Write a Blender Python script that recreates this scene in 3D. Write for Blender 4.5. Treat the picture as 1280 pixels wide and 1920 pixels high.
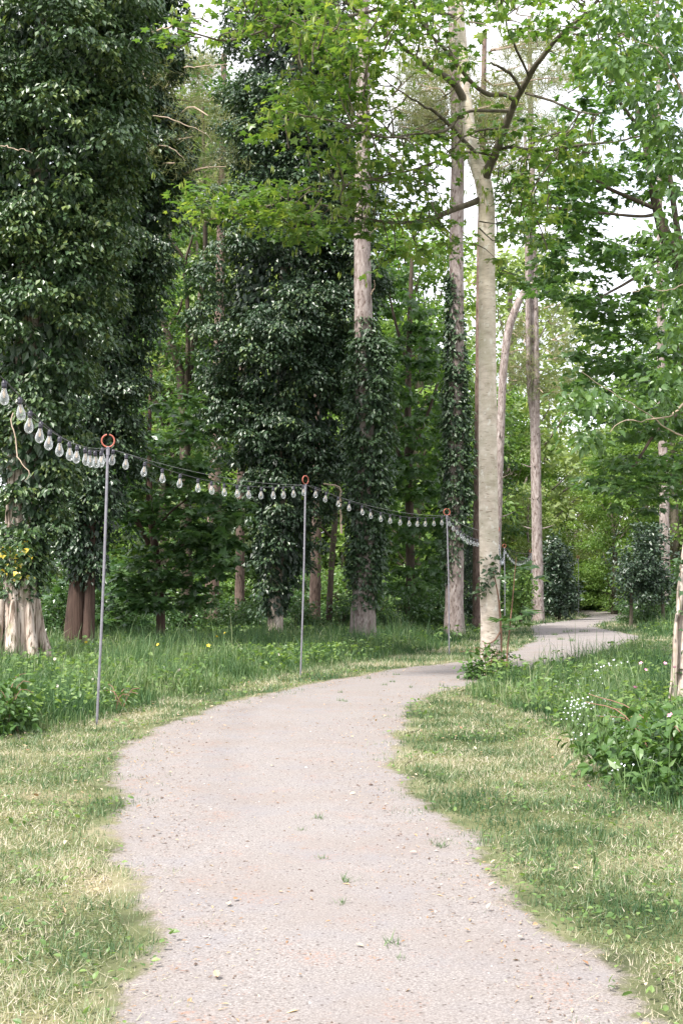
import bpy, math, random
import numpy as np

# ------------------------------------------------------------------ clear
for o in list(bpy.data.objects):
    bpy.data.objects.remove(o, do_unlink=True)
SC = bpy.context.scene
COL = SC.collection
rng = np.random.default_rng(11)

# ------------------------------------------------------------------ camera
F = 2400.0                      # focal length in photo pixels (1280 wide)
CAMZ = 1.55
PITCH = math.atan(100.0 / F)
cam_d = bpy.data.cameras.new('camera')
cam = bpy.data.objects.new('camera', cam_d)
COL.objects.link(cam)
cam.location = (0, 0, CAMZ)
cam.rotation_euler = (math.pi / 2 + PITCH, 0, 0)
cam_d.sensor_fit = 'HORIZONTAL'
cam_d.sensor_width = 24.0
cam_d.lens = 24.0 * F / 1280.0
cam_d.clip_start = 0.1
cam_d.clip_end = 1500
SC.camera = cam

# ------------------------------------------------------------------ sky + sun
SUN_EL, SUN_AZ = 56.0, 226.0     # azimuth clockwise from +Y (north): behind the camera, to the left
SC.view_settings.view_transform = 'Standard'
SC.view_settings.look = 'None'
SC.view_settings.gamma = 1.0
SC.view_settings.use_curve_mapping = False
SC.view_settings.exposure = 1.68
world = bpy.data.worlds.new('World')
SC.world = world
world.use_nodes = True
wt = world.node_tree
for n in list(wt.nodes):
    wt.nodes.remove(n)
wo = wt.nodes.new('ShaderNodeOutputWorld')
bg = wt.nodes.new('ShaderNodeBackground')
bg.inputs['Strength'].default_value = 0.105
sky = wt.nodes.new('ShaderNodeTexSky')
sky.sky_type = 'NISHITA'
sky.sun_disc = False
sky.sun_elevation = math.radians(SUN_EL)
sky.sun_rotation = math.radians(SUN_AZ)
sky.air_density = 1.0
sky.dust_density = 1.5
# thin bright cloud over most of the sky
wc = wt.nodes.new('ShaderNodeTexCoord')
wn = wt.nodes.new('ShaderNodeTexNoise')
wn.inputs['Scale'].default_value = 3.2
wn.inputs['Detail'].default_value = 6
wr = wt.nodes.new('ShaderNodeMapRange')
wr.inputs['From Min'].default_value = 0.34
wr.inputs['From Max'].default_value = 0.58
wr.inputs['To Min'].default_value = 0.45
wr.inputs['To Max'].default_value = 0.95
wm = wt.nodes.new('ShaderNodeMix')
wm.data_type = 'RGBA'
wm.inputs[7].default_value = (6.6, 6.5, 6.75, 1)
wt.links.new(wc.outputs['Generated'], wn.inputs['Vector'])
wt.links.new(wn.outputs['Fac'], wr.inputs['Value'])
wt.links.new(wr.outputs['Result'], wm.inputs[0])
wt.links.new(sky.outputs['Color'], wm.inputs[6])
wt.links.new(wm.outputs[2], bg.inputs['Color'])
wt.links.new(bg.outputs['Background'], wo.inputs['Surface'])

sun_d = bpy.data.lights.new('sun', 'SUN')
sun_d.energy = 3.0
sun_d.angle = math.radians(6.0)
sun_d.color = (1.0, 0.95, 0.88)
sun = bpy.data.objects.new('sun', sun_d)
COL.objects.link(sun)
sun.location = (-20, -20, 40)
_az, _el = math.radians(SUN_AZ), math.radians(SUN_EL)
from mathutils import Vector
_tosun = Vector((math.sin(_az) * math.cos(_el), math.cos(_az) * math.cos(_el), math.sin(_el)))
sun.rotation_euler = _tosun.to_track_quat('Z', 'Y').to_euler()

SC.cycles.max_bounces = 7
SC.cycles.diffuse_bounces = 3
SC.cycles.glossy_bounces = 2
SC.cycles.transmission_bounces = 5
SC.cycles.transparent_max_bounces = 10
SC.cycles.caustics_reflective = False
SC.cycles.caustics_refractive = False

# ------------------------------------------------------------------ measuring helpers
_c, _s = math.cos(PITCH), math.sin(PITCH)


def softplus(t):
    return np.where(t > 30, t, np.log1p(np.exp(np.minimum(t, 30))))


def zg(y):
    """ground height: level near the camera, then a gentle fall."""
    y = np.asarray(y, float)
    return -0.019 * 2 * (softplus((y - 16) / 2) - softplus((y - 78) / 2))


def ray(px, py):
    a, b = px - 640.0, 960.0 - py
    return np.array([a, F * _c - b * _s, F * _s + b * _c])


def at(px, py, Y):
    d = ray(px, py)
    t = Y / d[1]
    return np.array([d[0] * t, Y, CAMZ + d[2] * t])


def gp(px, py):
    d = ray(px, py)
    Y = 10.0
    lo, hi = 0.5, 400.0
    for _ in range(60):
        mid = 0.5 * (lo + hi)
        if CAMZ + d[2] * mid / d[1] > float(zg(mid)):
            lo = mid
        else:
            hi = mid
    return at(px, py, 0.5 * (lo + hi))


def ground_at(px, Y):
    """point on the ground at distance Y in pixel column px"""
    return np.array([(px - 640.0) * Y / F, Y, float(zg(Y))])


_T = np.random.default_rng(5).random((256, 256))


def vnoise(x, y, scale=1.0, seed=0):
    x = np.asarray(x, float) * scale + 13.7 * seed + 1000
    y = np.asarray(y, float) * scale + 7.3 * seed + 1000
    xi, yi = np.floor(x).astype(int), np.floor(y).astype(int)
    fx, fy = x - xi, y - yi
    fx, fy = fx * fx * (3 - 2 * fx), fy * fy * (3 - 2 * fy)
    g = lambda i, j: _T[i % 256, j % 256]
    return (g(xi, yi) * (1 - fx) + g(xi + 1, yi) * fx) * (1 - fy) + (g(xi, yi + 1) * (1 - fx) + g(xi + 1, yi + 1) * fx) * fy


def unit(v):
    return v / np.maximum(np.linalg.norm(v, axis=-1, keepdims=True), 1e-9)


def rdirs(n):
    return unit(rng.normal(size=(n, 3)))


# ------------------------------------------------------------------ mesh builder
class MB:
    def __init__(s):
        s.v, s.fv, s.ft, s.r, s.m, s.n = [], [], [], [], [], 0

    def add(s, v, f, r=0.5, mi=0):
        v = np.asarray(v, float).reshape(-1, 3)
        f = np.asarray(f, int)
        s.v.append(v)
        s.fv.append((f + s.n).ravel())
        s.ft.append(np.full(len(f), f.shape[1]))
        s.m.append(np.full(len(f), mi))
        rr = np.empty(len(v))
        rr[:] = r
        s.r.append(rr)
        s.n += len(v)

    def build(s, name, mats, parent=None, origin=(0, 0, 0), smooth=False, loc=None):
        me = bpy.data.meshes.new(name)
        v = np.concatenate(s.v) - np.asarray(origin, float)
        fv, ft = np.concatenate(s.fv), np.concatenate(s.ft)
        me.vertices.add(len(v))
        me.vertices.foreach_set('co', v.ravel())
        me.loops.add(len(fv))
        me.loops.foreach_set('vertex_index', fv.astype(np.int32))
        me.polygons.add(len(ft))
        st = np.concatenate([[0], np.cumsum(ft)[:-1]])
        me.polygons.foreach_set('loop_start', st.astype(np.int32))
        me.polygons.foreach_set('material_index', np.concatenate(s.m).astype(np.int32))
        me.polygons.foreach_set('use_smooth', np.full(len(ft), smooth))
        a = me.attributes.new('rnd', 'FLOAT', 'POINT')
        a.data.foreach_set('value', np.concatenate(s.r).astype(np.float32))
        if not isinstance(mats, (list, tuple)):
            mats = [mats]
        for m in mats:
            me.materials.append(m)
        me.update(calc_edges=True)
        o = bpy.data.objects.new(name, me)
        COL.objects.link(o)
        if parent is not None:
            o.parent = parent
        if loc is not None:
            o.location = loc
        return o


def tag(o, label=None, cat=None, group=None, kind=None):
    if label:
        o['label'] = label
    if cat:
        o['category'] = cat
    if group:
        o['group'] = group
    if kind:
        o['kind'] = kind
    return o


def thing(name, label, cat, loc, group=None, rz=0):
    o = bpy.data.objects.new(name, None)
    COL.objects.link(o)
    o.location = tuple(float(q) for q in loc)
    o.rotation_euler = (0, 0, rz)
    o.empty_display_size = 0.2
    return tag(o, label, cat, group)


def dup(root, loc, rz=0, sc=1.0, label=None, group=None, cat=None):
    """copy of a thing with copies of its parts and sub-parts"""
    r = root.copy()
    COL.objects.link(r)
    r.location = tuple(float(q) for q in loc)
    r.rotation_euler = (0, 0, rz)
    r.scale = (sc, sc, sc) if np.isscalar(sc) else sc
    tag(r, label, cat, group)
    for ch in list(root.children):
        c = ch.copy()
        COL.objects.link(c)
        c.parent = r
        for g in list(ch.children):
            d = g.copy()
            COL.objects.link(d)
            d.parent = c
    return r


def catmull(P, n):
    P = np.asarray(P, float)
    if len(P) == 2:
        t = np.linspace(0, 1, n)[:, None]
        return P[0] * (1 - t) + P[1] * t
    Q = np.vstack([2 * P[0] - P[1], P, 2 * P[-1] - P[-2]])
    seg = np.linalg.norm(np.diff(P[:, :3], axis=0), axis=1)
    cum = np.concatenate([[0], np.cumsum(seg)])
    t = np.linspace(0, cum[-1], n)
    k = np.clip(np.searchsorted(cum, t, side='right') - 1, 0, len(P) - 2)
    u = ((t - cum[k]) / np.maximum(seg[k], 1e-9))[:, None]
    a, b, c, d = Q[k], Q[k + 1], Q[k + 2], Q[k + 3]
    return 0.5 * (2 * b + (c - a) * u + (2 * a - 5 * b + 4 * c - d) * u ** 2 + (3 * b - a - 3 * c + d) * u ** 3)


def tube(mb, pts, rad, sides=8, rough=0.0, r=0.5, mi=0, cap=True):
    pts = np.asarray(pts, float)
    n = len(pts)
    rad = np.broadcast_to(np.asarray(rad, float), (n,))
    T = unit(np.gradient(pts, axis=0))
    ref = np.array([1.0, 0, 0]) if abs(T[0][0]) < 0.8 else np.array([0, 1.0, 0])
    N = np.zeros((n, 3))
    N[0] = unit(np.cross(T[0], np.cross(ref, T[0])))
    for i in range(1, n):
        v = N[i - 1] - T[i] * np.dot(N[i - 1], T[i])
        N[i] = unit(v)
    B = np.cross(T, N)
    a = np.linspace(0, 2 * np.pi, sides, endpoint=False)
    R = rad[:, None] * (1 + rough * (rng.random((n, sides)) - .5))
    V = pts[:, None] + R[..., None] * (np.cos(a)[None, :, None] * N[:, None] + np.sin(a)[None, :, None] * B[:, None])
    i, j = np.meshgrid(np.arange(n - 1), np.arange(sides), indexing='ij')
    j2 = (j + 1) % sides
    f = np.stack([i * sides + j, i * sides + j2, (i + 1) * sides + j2, (i + 1) * sides + j], -1).reshape(-1, 4)
    mb.add(V.reshape(-1, 3), f, r, mi)
    if cap:
        c = np.vstack([V[-1], pts[-1:]])
        k = np.arange(sides)
        mb.add(c, np.stack([k, (k + 1) % sides, np.full(sides, sides)], -1), r, mi)


def limb_px(L, n=24):
    """list of (px, py, distance, width px) -> points and radii in metres"""
    P = np.array([np.append(at(a, b, Y), .5 * w * Y / F) for a, b, Y, w in L])
    Q = catmull(P, n)
    return Q[:, :3], np.maximum(Q[:, 3], 0.003)


# leaf templates: x across, y along (base at 0, tip at 1), z up
T_DIAMOND = (np.array([[0, 0, 0], [.30, .45, .09], [0, 1, -.05], [-.30, .45, .09]]), np.array([[0, 1, 2], [0, 2, 3]]))
T_IVY = (np.array([[0, 0, 0], [.46, .22, .08], [.2, .62, .06], [0, 1, -.08], [-.2, .62, .06], [-.46, .22, .08], [0, .4, 0]]),
         np.array([[0, 1, 6], [1, 2, 6], [2, 3, 6], [3, 4, 6], [4, 5, 6], [5, 0, 6]]))
T_LANCE = (np.array([[0, 0, 0], [.14, .38, .04], [0, 1, -.12], [-.14, .38, .04]]), np.array([[0, 1, 2], [0, 2, 3]]))
T_OVAL = (np.array([[0, 0, 0], [.27, .28, .07], [.24, .62, .05], [0, 1, -.1], [-.24, .62, .05], [-.27, .28, .07], [0, .5, -.01]]),
          np.array([[0, 1, 6], [1, 2, 6], [2, 3, 6], [3, 4, 6], [4, 5, 6], [5, 0, 6]]))
_mo = np.array([[0, 0], [.22, .02], [.5, -.05], [.36, .22], [.62, .5], [.25, .52], [0, 1.0], [-.25, .52], [-.62, .5], [-.36, .22], [-.5, -.05], [-.22, .02]])
_mv = np.zeros((13, 3))
_mv[:12, :2] = _mo
_mv[:12, 2] = -.12 * np.abs(_mo[:, 0]) - .06 * _mo[:, 1] ** 2
_mv[12] = (0, .3, 0.03)
T_MAPLE = (_mv, np.array([[i, (i + 1) % 12, 12] for i in range(12)]))
T_NEEDLE = (np.array([[-.03, 0, 0], [.03, 0, 0], [0, 1, 0]]), np.array([[0, 1, 2]]))


def leaves(mb, tmpl, P, axis, nrm, size, r, mi=0):
    tv, tf = tmpl
    n = len(P)
    if n == 0:
        return
    a = unit(axis)
    nn = nrm - a * np.sum(nrm * a, 1, keepdims=True)
    nn = unit(nn + 1e-6)
    b = np.cross(a, nn)
    S = np.broadcast_to(np.asarray(size, float), (n,))[:, None, None]
    V = P[:, None] + S * (tv[None, :, 0:1] * b[:, None] + tv[None, :, 1:2] * a[:, None] + tv[None, :, 2:3] * nn[:, None])
    f = (np.arange(n) * len(tv))[:, None, None] + tf[None]
    mb.add(V.reshape(-1, 3), f.reshape(-1, tf.shape[1]), np.repeat(np.broadcast_to(r, (n,)), len(tv)), mi)


def foliage(mb, C, R, dens, tmpl, size, squash=.8, droop=.6, jit=.45, updir=.5, lo=-.3, shell=.35, rr=(0., 1.), mi=0, outward=1.0):
    """leaf clumps: leaves spread over domes with centres C and radii R"""
    C, R = np.asarray(C, float).reshape(-1, 3), np.asarray(R, float).ravel()
    n = np.maximum(4, (dens * R ** 2)).astype(int)
    idx = np.repeat(np.arange(len(C)), n)
    D = rdirs(len(idx))
    D[:, 2] = np.where(D[:, 2] < lo, -D[:, 2], D[:, 2])
    rad = R[idx] * (1 - shell * rng.random(len(idx)))
    P = C[idx] + D * rad[:, None] * np.array([1, 1, squash])
    ax = D * np.array([1, 1, .35]) * outward + np.array([0, 0, -droop]) + jit * rng.normal(size=D.shape)
    nr = D * .7 + np.array([0, 0, updir]) + jit * rng.normal(size=D.shape)
    cl = rng.random(len(C))
    rv = rr[0] + (rr[1] - rr[0]) * np.clip(.45 * cl[idx] + .55 * rng.random(len(idx)), 0, 1)
    leaves(mb, tmpl, P, ax, nr, size * rng.uniform(.5, 1.45, len(idx)), rv, mi)


# ------------------------------------------------------------------ materials
def newmat(name):
    m = bpy.data.materials.new(name)
    m.use_nodes = True
    nt = m.node_tree
    for n in list(nt.nodes):
        nt.nodes.remove(n)
    out = nt.nodes.new('ShaderNodeOutputMaterial')
    return m, nt, out


def ramp(nt, cols, pos=None, interp='LINEAR'):
    r = nt.nodes.new('ShaderNodeValToRGB')
    r.color_ramp.interpolation = interp
    pos = pos or [i / (len(cols) - 1) for i in range(len(cols))]
    el = r.color_ramp.elements
    while len(el) < len(cols):
        el.new(0.5)
    for e, c, p in zip(el, cols, pos):
        e.position = p
        e.color = (*c, 1)
    return r


def leafmat(name, cols, pos=None, transl=.3, gloss=.5, rough=.38, tcol=None):
    m, nt, out = newmat(name)
    at_ = nt.nodes.new('ShaderNodeAttribute')
    at_.attribute_name = 'rnd'
    r = ramp(nt, cols, pos)
    nt.links.new(at_.outputs['Fac'], r.inputs['Fac'])
    p = nt.nodes.new('ShaderNodeBsdfPrincipled')
    p.inputs['Roughness'].default_value = rough
    p.inputs['Specular IOR Level'].default_value = gloss
    nt.links.new(r.outputs['Color'], p.inputs['Base Color'])
    if transl > 0:
        t = nt.nodes.new('ShaderNodeBsdfTranslucent')
        h = nt.nodes.new('ShaderNodeMix')
        h.data_type = 'RGBA'
        h.blend_type = 'MULTIPLY'
        h.inputs[0].default_value = 1
        h.inputs[7].default_value = (*(tcol or (1.5, 1.5, .7)), 1)
        nt.links.new(r.outputs['Color'], h.inputs[6])
        nt.links.new(h.outputs[2], t.inputs['Color'])
        mx = nt.nodes.new('ShaderNodeMixShader')
        mx.inputs[0].default_value = transl
        nt.links.new(p.outputs[0], mx.inputs[1])
        nt.links.new(t.outputs[0], mx.inputs[2])
        nt.links.new(mx.outputs[0], out.inputs['Surface'])
    else:
        nt.links.new(p.outputs[0], out.inputs['Surface'])
    return m


def barkmat(name, cols, sx=9, sz=2.2, bump=.5, pos=None, mott=None, rough=.9, detail=5):
    m, nt, out = newmat(name)
    tc = nt.nodes.new('ShaderNodeTexCoord')
    mp = nt.nodes.new('ShaderNodeMapping')
    mp.inputs['Scale'].default_value = (sx, sx, sz)
    nt.links.new(tc.outputs['Object'], mp.inputs['Vector'])
    n1 = nt.nodes.new('ShaderNodeTexNoise')
    n1.inputs['Scale'].default_value = 1.0
    n1.inputs['Detail'].default_value = detail
    n1.inputs['Roughness'].default_value = .65
    nt.links.new(mp.outputs[0], n1.inputs['Vector'])
    r = ramp(nt, cols, pos or [.28 + .44 * i / (len(cols) - 1) for i in range(len(cols))])
    nt.links.new(n1.outputs['Fac'], r.inputs['Fac'])
    col = r.outputs['Color']
    if mott:
        n2 = nt.nodes.new('ShaderNodeTexNoise')
        n2.inputs['Scale'].default_value = 1.7
        n2.inputs['Detail'].default_value = 4
        nt.links.new(tc.outputs['Object'], n2.inputs['Vector'])
        rr = nt.nodes.new('ShaderNodeMapRange')
        rr.inputs['From Min'].default_value = .48
        rr.inputs['From Max'].default_value = .68
        rr.inputs['To Max'].default_value = .75
        nt.links.new(n2.outputs['Fac'], rr.inputs['Value'])
        mx = nt.nodes.new('ShaderNodeMix')
        mx.data_type = 'RGBA'
        nt.links.new(rr.outputs[0], mx.inputs[0])
        nt.links.new(col, mx.inputs[6])
        mx.inputs[7].default_value = (*mott, 1)
        col = mx.outputs[2]
    p = nt.nodes.new('ShaderNodeBsdfPrincipled')
    p.inputs['Roughness'].default_value = rough
    p.inputs['Specular IOR Level'].default_value = .2
    nt.links.new(col, p.inputs['Base Color'])
    b = nt.nodes.new('ShaderNodeBump')
    b.inputs['Strength'].default_value = bump
    b.inputs['Distance'].default_value = .03
    nt.links.new(n1.outputs['Fac'], b.inputs['Height'])
    nt.links.new(b.outputs[0], p.inputs['Normal'])
    nt.links.new(p.outputs[0], out.inputs['Surface'])
    return m


def plain(name, col, rough=.5, metal=0., spec=.5):
    m, nt, out = newmat(name)
    p = nt.nodes.new('ShaderNodeBsdfPrincipled')
    tc = nt.nodes.new('ShaderNodeTexCoord')
    n = nt.nodes.new('ShaderNodeTexNoise')
    n.inputs['Scale'].default_value = 22
    n.inputs['Detail'].default_value = 4
    nt.links.new(tc.outputs['Object'], n.inputs['Vector'])
    r = ramp(nt, [tuple(.78 * c for c in col), tuple(min(1, 1.12 * c) for c in col)], [.3, .7])
    nt.links.new(n.outputs['Fac'], r.inputs['Fac'])
    nt.links.new(r.outputs['Color'], p.inputs['Base Color'])
    p.inputs['Roughness'].default_value = rough
    p.inputs['Metallic'].default_value = metal
    p.inputs['Specular IOR Level'].default_value = spec
    nt.links.new(p.outputs[0], out.inputs['Surface'])
    return m


M = {}
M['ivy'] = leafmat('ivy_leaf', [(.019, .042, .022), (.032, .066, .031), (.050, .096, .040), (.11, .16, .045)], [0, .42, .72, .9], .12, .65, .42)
M['ivy_mid'] = leafmat('ivy_leaf_mid', [(.026, .056, .025), (.046, .092, .036), (.075, .13, .046), (.15, .20, .055)], [0, .38, .68, .88], .18, .7, .42)
M['ivy_near'] = leafmat('ivy_leaf_pale', [(.028, .060, .024), (.050, .10, .032), (.080, .14, .040), (.55, .42, .05)], [0, .45, .7, .84], .18, .6, .36)
M['ivy_trunk'] = leafmat('trunk_ivy_leaf', [(.024, .052, .025), (.042, .085, .034), (.078, .13, .046)], None, .18, .65, .45)
M['maple'] = leafmat('maple_leaf', [(.045, .102, .026), (.082, .158, .036), (.155, .235, .046), (.27, .32, .07)], [0, .45, .8, 1], .45, .5, .36, (1.55, 1.5, .8))
M['maple_dark'] = leafmat('dark_maple_leaf', [(.038, .088, .030), (.066, .138, .042), (.12, .21, .06)], None, .45, .6, .38)
M['under'] = leafmat('understory_leaf', [(.034, .080, .030), (.060, .125, .042), (.105, .18, .06)], None, .35, .6, .36)
M['lance'] = leafmat('narrow_leaf', [(.040, .090, .030), (.075, .145, .044), (.13, .215, .065)], None, .4, .6, .38)
M['bg'] = leafmat('woodland_leaf', [(.085, .165, .045), (.15, .25, .065), (.25, .35, .11)], None, .45, .4, .45)  # far leaf colour brightened in place of distance haze
M['bg_pale'] = leafmat('pale_woodland_leaf', [(.17, .24, .11), (.26, .34, .15), (.38, .43, .22)], None, .45, .3, .5)  # paler still: haze put into the leaf colour
M['holly'] = leafmat('holly_leaf', [(.020, .043, .025), (.034, .066, .036), (.060, .10, .048)], None, .08, .7, .42)
M['shrub'] = leafmat('shrub_leaf', [(.070, .14, .042), (.12, .205, .060), (.20, .29, .09)], None, .4, .45, .42)
M['bramble'] = leafmat('bramble_leaf', [(.030, .070, .022), (.060, .125, .032), (.11, .20, .045)], None, .3, .45, .42)
M['needle'] = leafmat('pine_needle', [(.10, .13, .065), (.17, .20, .10), (.32, .29, .19)], None, .35, .2, .6)
M['pine_bark'] = barkmat('pine_bark', [(.11, .082, .072), (.27, .225, .208), (.42, .37, .35)], 11, 3.2, .8)
M['pine_brown'] = barkmat('brown_pine_bark', [(.07, .045, .035), (.17, .12, .10), (.27, .205, .175)], 11, 3.2, .8)
M['red_bark'] = barkmat('reddish_bark', [(.026, .018, .015), (.075, .048, .038), (.13, .085, .07)], 13, .9, .9)
M['stump_bark'] = barkmat('pale_stringy_bark', [(.17, .115, .085), (.46, .385, .33), (.62, .55, .49)], 14, 1.1, .9)
M['maple_bark'] = barkmat('smooth_maple_bark', [(.36, .30, .24), (.57, .49, .41), (.72, .65, .57)], 5, 11, .3, None, (.40, .37, .28))
def add_marks(m_, scale, lo, hi, col, amount):
    nt = m_.node_tree
    p = [n for n in nt.nodes if n.type == 'BSDF_PRINCIPLED'][0]
    src = p.inputs['Base Color'].links[0].from_socket
    tc = nt.nodes.new('ShaderNodeTexCoord')
    mp = nt.nodes.new('ShaderNodeMapping')
    mp.inputs['Scale'].default_value = scale
    nt.links.new(tc.outputs['Object'], mp.inputs['Vector'])
    n = nt.nodes.new('ShaderNodeTexNoise')
    n.inputs['Scale'].default_value = 1
    n.inputs['Detail'].default_value = 3
    nt.links.new(mp.outputs[0], n.inputs['Vector'])
    r = nt.nodes.new('ShaderNodeMapRange')
    r.inputs['From Min'].default_value = lo
    r.inputs['From Max'].default_value = hi
    r.inputs['To Max'].default_value = amount
    nt.links.new(n.outputs['Fac'], r.inputs['Value'])
    x = nt.nodes.new('ShaderNodeMix')
    x.data_type = 'RGBA'
    nt.links.new(r.outputs[0], x.inputs[0])
    nt.links.new(src, x.inputs[6])
    x.inputs[7].default_value = (*col, 1)
    nt.links.new(x.outputs[2], p.inputs['Base Color'])


add_marks(M['maple_bark'], (9, 9, 60), .62, .68, (.17, .13, .09), .8)      # lenticels and scars
add_marks(M['maple_bark'], (3.5, 3.5, 1.2), .56, .66, (.33, .31, .19), .35)  # algae
add_marks(M['maple_bark'], (14, 14, 10), .60, .70, (.72, .70, .64), .7)     # pale lichen
add_marks(M['stump_bark'], (26, 26, 2.2), .54, .62, (.10, .07, .05), .9)    # dark cracks
add_marks(M['stump_bark'], (3, 3, 3), .58, .68, (.16, .17, .07), .6)        # moss
add_marks(M['pine_bark'], (22, 22, 7), .56, .64, (.10, .065, .055), .85)
add_marks(M['pine_brown'], (22, 22, 7), .56, .64, (.06, .04, .035), .85)
M['limb_bark'] = barkmat('grey_limb_bark', [(.05, .042, .030), (.105, .09, .066), (.17, .15, .115)], 8, 5, .4)  # darkened so the maple limbs look backlit; shade put into the colour
M['dark_bark'] = barkmat('dark_bark', [(.035, .028, .022), (.085, .066, .05), (.14, .115, .09)], 10, 2, .6)
M['twig'] = plain('dry_twig', (.40, .31, .235), .8)
M['vine'] = plain('ivy_stem', (.22, .12, .08), .85)


def grassmat(name, cols, pos, transl=.3):
    return leafmat(name, cols, pos, transl, .35, .5, (1.3, 1.4, .7))


M['mown'] = grassmat('mown_grass_blade', [(.044, .098, .038), (.115, .182, .082), (.235, .285, .160), (.43, .395, .30), (.58, .50, .42)], [0, .3, .55, .78, 1])
M['tall'] = grassmat('tall_grass_blade', [(.032, .080, .030), (.070, .138, .050), (.145, .215, .085), (.31, .34, .20)], [0, .42, .78, 1])
M['straw'] = grassmat('dry_grass_clipping', [(.24, .26, .14), (.38, .34, .235), (.52, .46, .37)], None, .2)


def mat_ground():
    m, nt, out = newmat('woodland_soil')
    tc = nt.nodes.new('ShaderNodeTexCoord')
    n1 = nt.nodes.new('ShaderNodeTexNoise')
    n1.inputs['Scale'].default_value = 1.3
    n1.inputs['Detail'].default_value = 7
    n2 = nt.nodes.new('ShaderNodeTexNoise')
    n2.inputs['Scale'].default_value = 45
    n2.inputs['Detail'].default_value = 5
    for n in (n1, n2):
        nt.links.new(tc.outputs['Object'], n.inputs['Vector'])
    r1 = ramp(nt, [(.060, .075, .032), (.115, .125, .058), (.23, .20, .13)], [.36, .52, .68])
    r2 = ramp(nt, [(.45, .42, .40), (1.0, 1.0, 1.0), (1.5, 1.4, 1.25)], [.3, .5, .72])
    nt.links.new(n1.outputs['Fac'], r1.inputs['Fac'])
    nt.links.new(n2.outputs['Fac'], r2.inputs['Fac'])
    mx = nt.nodes.new('ShaderNodeMix')
    mx.data_type = 'RGBA'
    mx.blend_type = 'MULTIPLY'
    mx.inputs[0].default_value = 1
    nt.links.new(r1.outputs[0], mx.inputs[6])
    nt.links.new(r2.outputs[0], mx.inputs[7])
    p = nt.nodes.new('ShaderNodeBsdfPrincipled')
    p.inputs['Roughness'].default_value = .95
    p.inputs['Specular IOR Level'].default_value = .1
    nt.links.new(mx.outputs[2], p.inputs['Base Color'])
    b = nt.nodes.new('ShaderNodeBump')
    b.inputs['Distance'].default_value = .02
    nt.links.new(n2.outputs['Fac'], b.inputs['Height'])
    nt.links.new(b.outputs[0], p.inputs['Normal'])
    nt.links.new(p.outputs[0], out.inputs['Surface'])
    return m


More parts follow.
